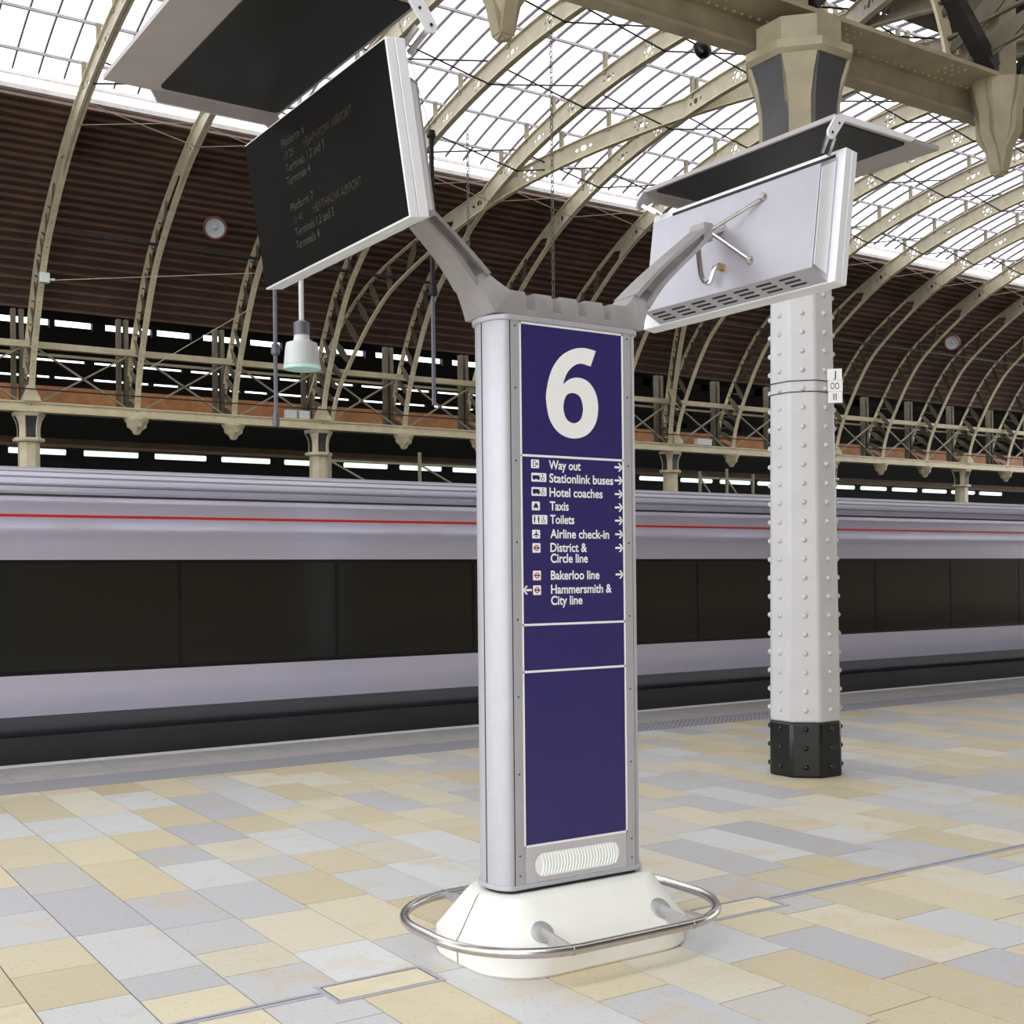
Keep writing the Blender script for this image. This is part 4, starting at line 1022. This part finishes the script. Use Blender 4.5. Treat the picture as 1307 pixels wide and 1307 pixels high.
def drop(name, label, pts, r_, m, fit):
    t = thing(name, label, 'hanging pole', pts[0], 'drop poles above the train')
    MB().tube(pts, r_, 8).build('pole', m, t)
    for z, rr, hh_ in fit: MB().lathe([(rr * 0.7, -hh_ / 2), (rr, -hh_ / 4), (rr * 0.8, hh_ / 2)], (pts[0][0], pts[0][1], z), 12).build('fitting', m, t)
    return t
ry = 21.0
drop('drop_pole', 'grey drop pole hanging between the hanging lamp and the left display', [(8.62, ry, 14.5), (8.62, ry, 4.6)], 0.04, 'greyrod', [(5.9, 0.085, 0.2), (4.62, 0.07, 0.25)])
d_ = drop('drop_pole', 'dark upper, grey lower drop pole behind the left arm of the pillar', [(11.35, 20.0, 10.05), (11.35, 20.0, 7.05)], 0.05, 'rod', [(10.02, 0.09, 0.14), (7.1, 0.10, 0.22)])
MB().tube([(11.35, 20, 7.05), (11.35, 20, 4.95)], 0.04, 8).build('lower_pole', 'greyrod', d_); MB().tube([(11.35, 20, 10.05), (11.6, 22.5, 14.55)], 0.008, 5).build('wire', 'rod', d_)
def chain(name, label, x, y, z0, z1):
    t = thing(name, label, 'chain', (x, y, z1), 'chains hanging in the hall'); mb = MB(); z = z1; k = 0
    while z > z0:
        a = PI / 2 * (k % 2); d = Vector((math.cos(a), math.sin(a), 0))
        ring = [Vector((x, y, z)) + d * 0.04 * math.cos(q) + Vector((0, 0, 0.075)) * math.sin(q) for q in [i * PI / 3 for i in range(6)]]
        mb.tube(ring, 0.015, 4, False, True); z -= 0.122; k += 1
    mb.build('links', 'chain', t); return t
chain('hanging_chain', 'long galvanised chain hanging behind the crown of the pillar', 16.65, 23.6, 5.9, 14.5)
chain('hanging_chain', 'short galvanised chain hanging above the left arm of the pillar', 17.0, 28.0, 8.6, 13.6)
def loudspeaker(p, d, label):
    t = thing('round_loudspeaker', label, 'loudspeaker', p, 'round loudspeakers on the boarding')
    d = Vector(d).normalized()
    MB().lathe([(0.30, -0.05), (0.34, 0.0), (0.30, 0.05), (0.27, 0.03)], p, 24, True, 0, d, True, False).build('rim', 'redrim', t, 'dull red rim')
    MB().lathe([(0.285, 0.02), (0.2, -0.01), (0.08, -0.02), (0.03, 0.03)], p, 24, True, 0, d, False, True).build('cone', 'speaker', t)
MT['redrim'] = mat('dull red rim', (140, 82, 80), 0.5, 0, 0.05, 5)
loudspeaker((12.1, 33.85, 11.75), (-0.35, -1, -0.55), 'round white loudspeaker on the brown boarding at the left')
loudspeaker((43.5, 32.8, 11.3), (-1, -0.6, -0.25), 'round white loudspeaker high among the right-hand ribs')
# fluorescent lamps over the far platform
lp = None
for k in range(22):
    x = 9.55 + 2.83 * k
    lab = 'long fluorescent lamp above the train roof, %s from the left' % ORD[k]
    if lp is None:
        lp = thing('fluorescent_lamp', lab, 'lamp', (x, 50, 6.78), 'row of fluorescent lamps above the train roof')
        MB().tube([(x + 0.05, 50, 6.78), (x + 2.15, 50, 6.78)], 0.115, 10).build('tube', 'tube', lp)
        MB().box(x, x + 2.2, 49.95, 50.05, 6.88, 6.96).build('batten', 'farbeam', lp)
    else:
        c = copy_tree(lp, (x, 50, 6.78)); c['label'] = lab
# little boxes on the far girder
for (x, z, w, h_, lab) in ((15.55, 6.98, 0.35, 0.26, 'small white box on the far girder, left of the pair by the hanging lamp'), (16.0, 6.98, 0.35, 0.26, 'small white box on the far girder, right of the pair by the hanging lamp'), (33.1, 6.98, 0.75, 0.24, 'white box on the far girder between sign pillar and riveted column')):
    t = thing('junction_box', lab, 'box', (x, YF - 0.3, 6.84), 'junction boxes on the far girder')
    MB().box(x - w / 2, x + w / 2, YF - 0.42, YF - 0.2, z - h_ / 2, z + h_ / 2).build('housing', 'lampwhite', t, None, 35, 0.01)
    MB().box(x - w / 2 - 0.01, x + w / 2 + 0.01, YF - 0.43, YF - 0.19, z + h_ / 2 - 0.04, z + h_ / 2).build('lid', 'lampwhite', t)
# slim frames standing beyond the train
for x, lab in ((15.2, 'thin cream metal frame above the train roof below the hanging lamp'), (29.6, 'thin cream metal frame above the train roof right of the sign pillar')):
    t = thing('metal_frame', lab, 'frame', (x, 33, -1.15), 'thin frames beyond the train')
    f = MB(); w = 6.0 if x < 20 else 2.6
    f.build_ = None
    for q in (0.0, 0.5, 1.0): MB().box(x + w * q - 0.04, x + w * q + 0.04, 32.96, 33.04, -1.15, 5.4 if q != 0.5 else 5.55).build('post', 'creamdk', t)
    MB().box(x, x + w, 32.97, 33.03, 5.15, 5.21).build('rail', 'creamdk', t)
    for q in (0.0, 0.5): MB().bar((x + w * q, 33, 5.18), (x + w * (q + 0.2), 33, 4.6), 0.05, 0.05).build('stay', 'creamdk', t)

for a, b_, lab in (((7.96, 34.8, 9.95), (13.6, 34.3, 10.75), 'thin steel wire slung from the leftmost rib to behind the left display'), ((10.9, 36.3, 8.0), (13.7, 35.1, 9.9), 'thin steel wire rising from the far girder to the third rib')):
    t = thing('wire', lab, 'wire', a); MB().tube([a, b_], 0.012, 5).build('strand', 'cream', t)

t = thing('spotlight', 'small black spotlight hanging under a roof rib beside the near girder', 'lamp', (19.7, 21.7, 14.5))
MB().lathe([(0.05, -0.2), (0.19, -0.17), (0.21, 0.0), (0.17, 0.13), (0.05, 0.2)], (19.7, 21.7, 14.12), 14, True, 0, (0.3, -0.4, -1)).build('housing', 'black', t)
MB().tube([(19.65, 21.9, 14.6), (19.7, 21.7, 14.2)], 0.03, 6).build('bracket', 'dark', t)
t = thing('junction_box', 'small white box clamped to the leftmost roof rib', 'box', (7.65, 34.93, 9.95))
MB().box(7.52, 7.78, 34.78, 34.98, 9.85, 10.12).build('housing', 'lampwhite', t, None, 35, 0.01); MB().tube([(7.78, 34.85, 9.95), (7.92, 34.8, 9.95)], 0.035, 8).build('gland', 'lampwhite', t)
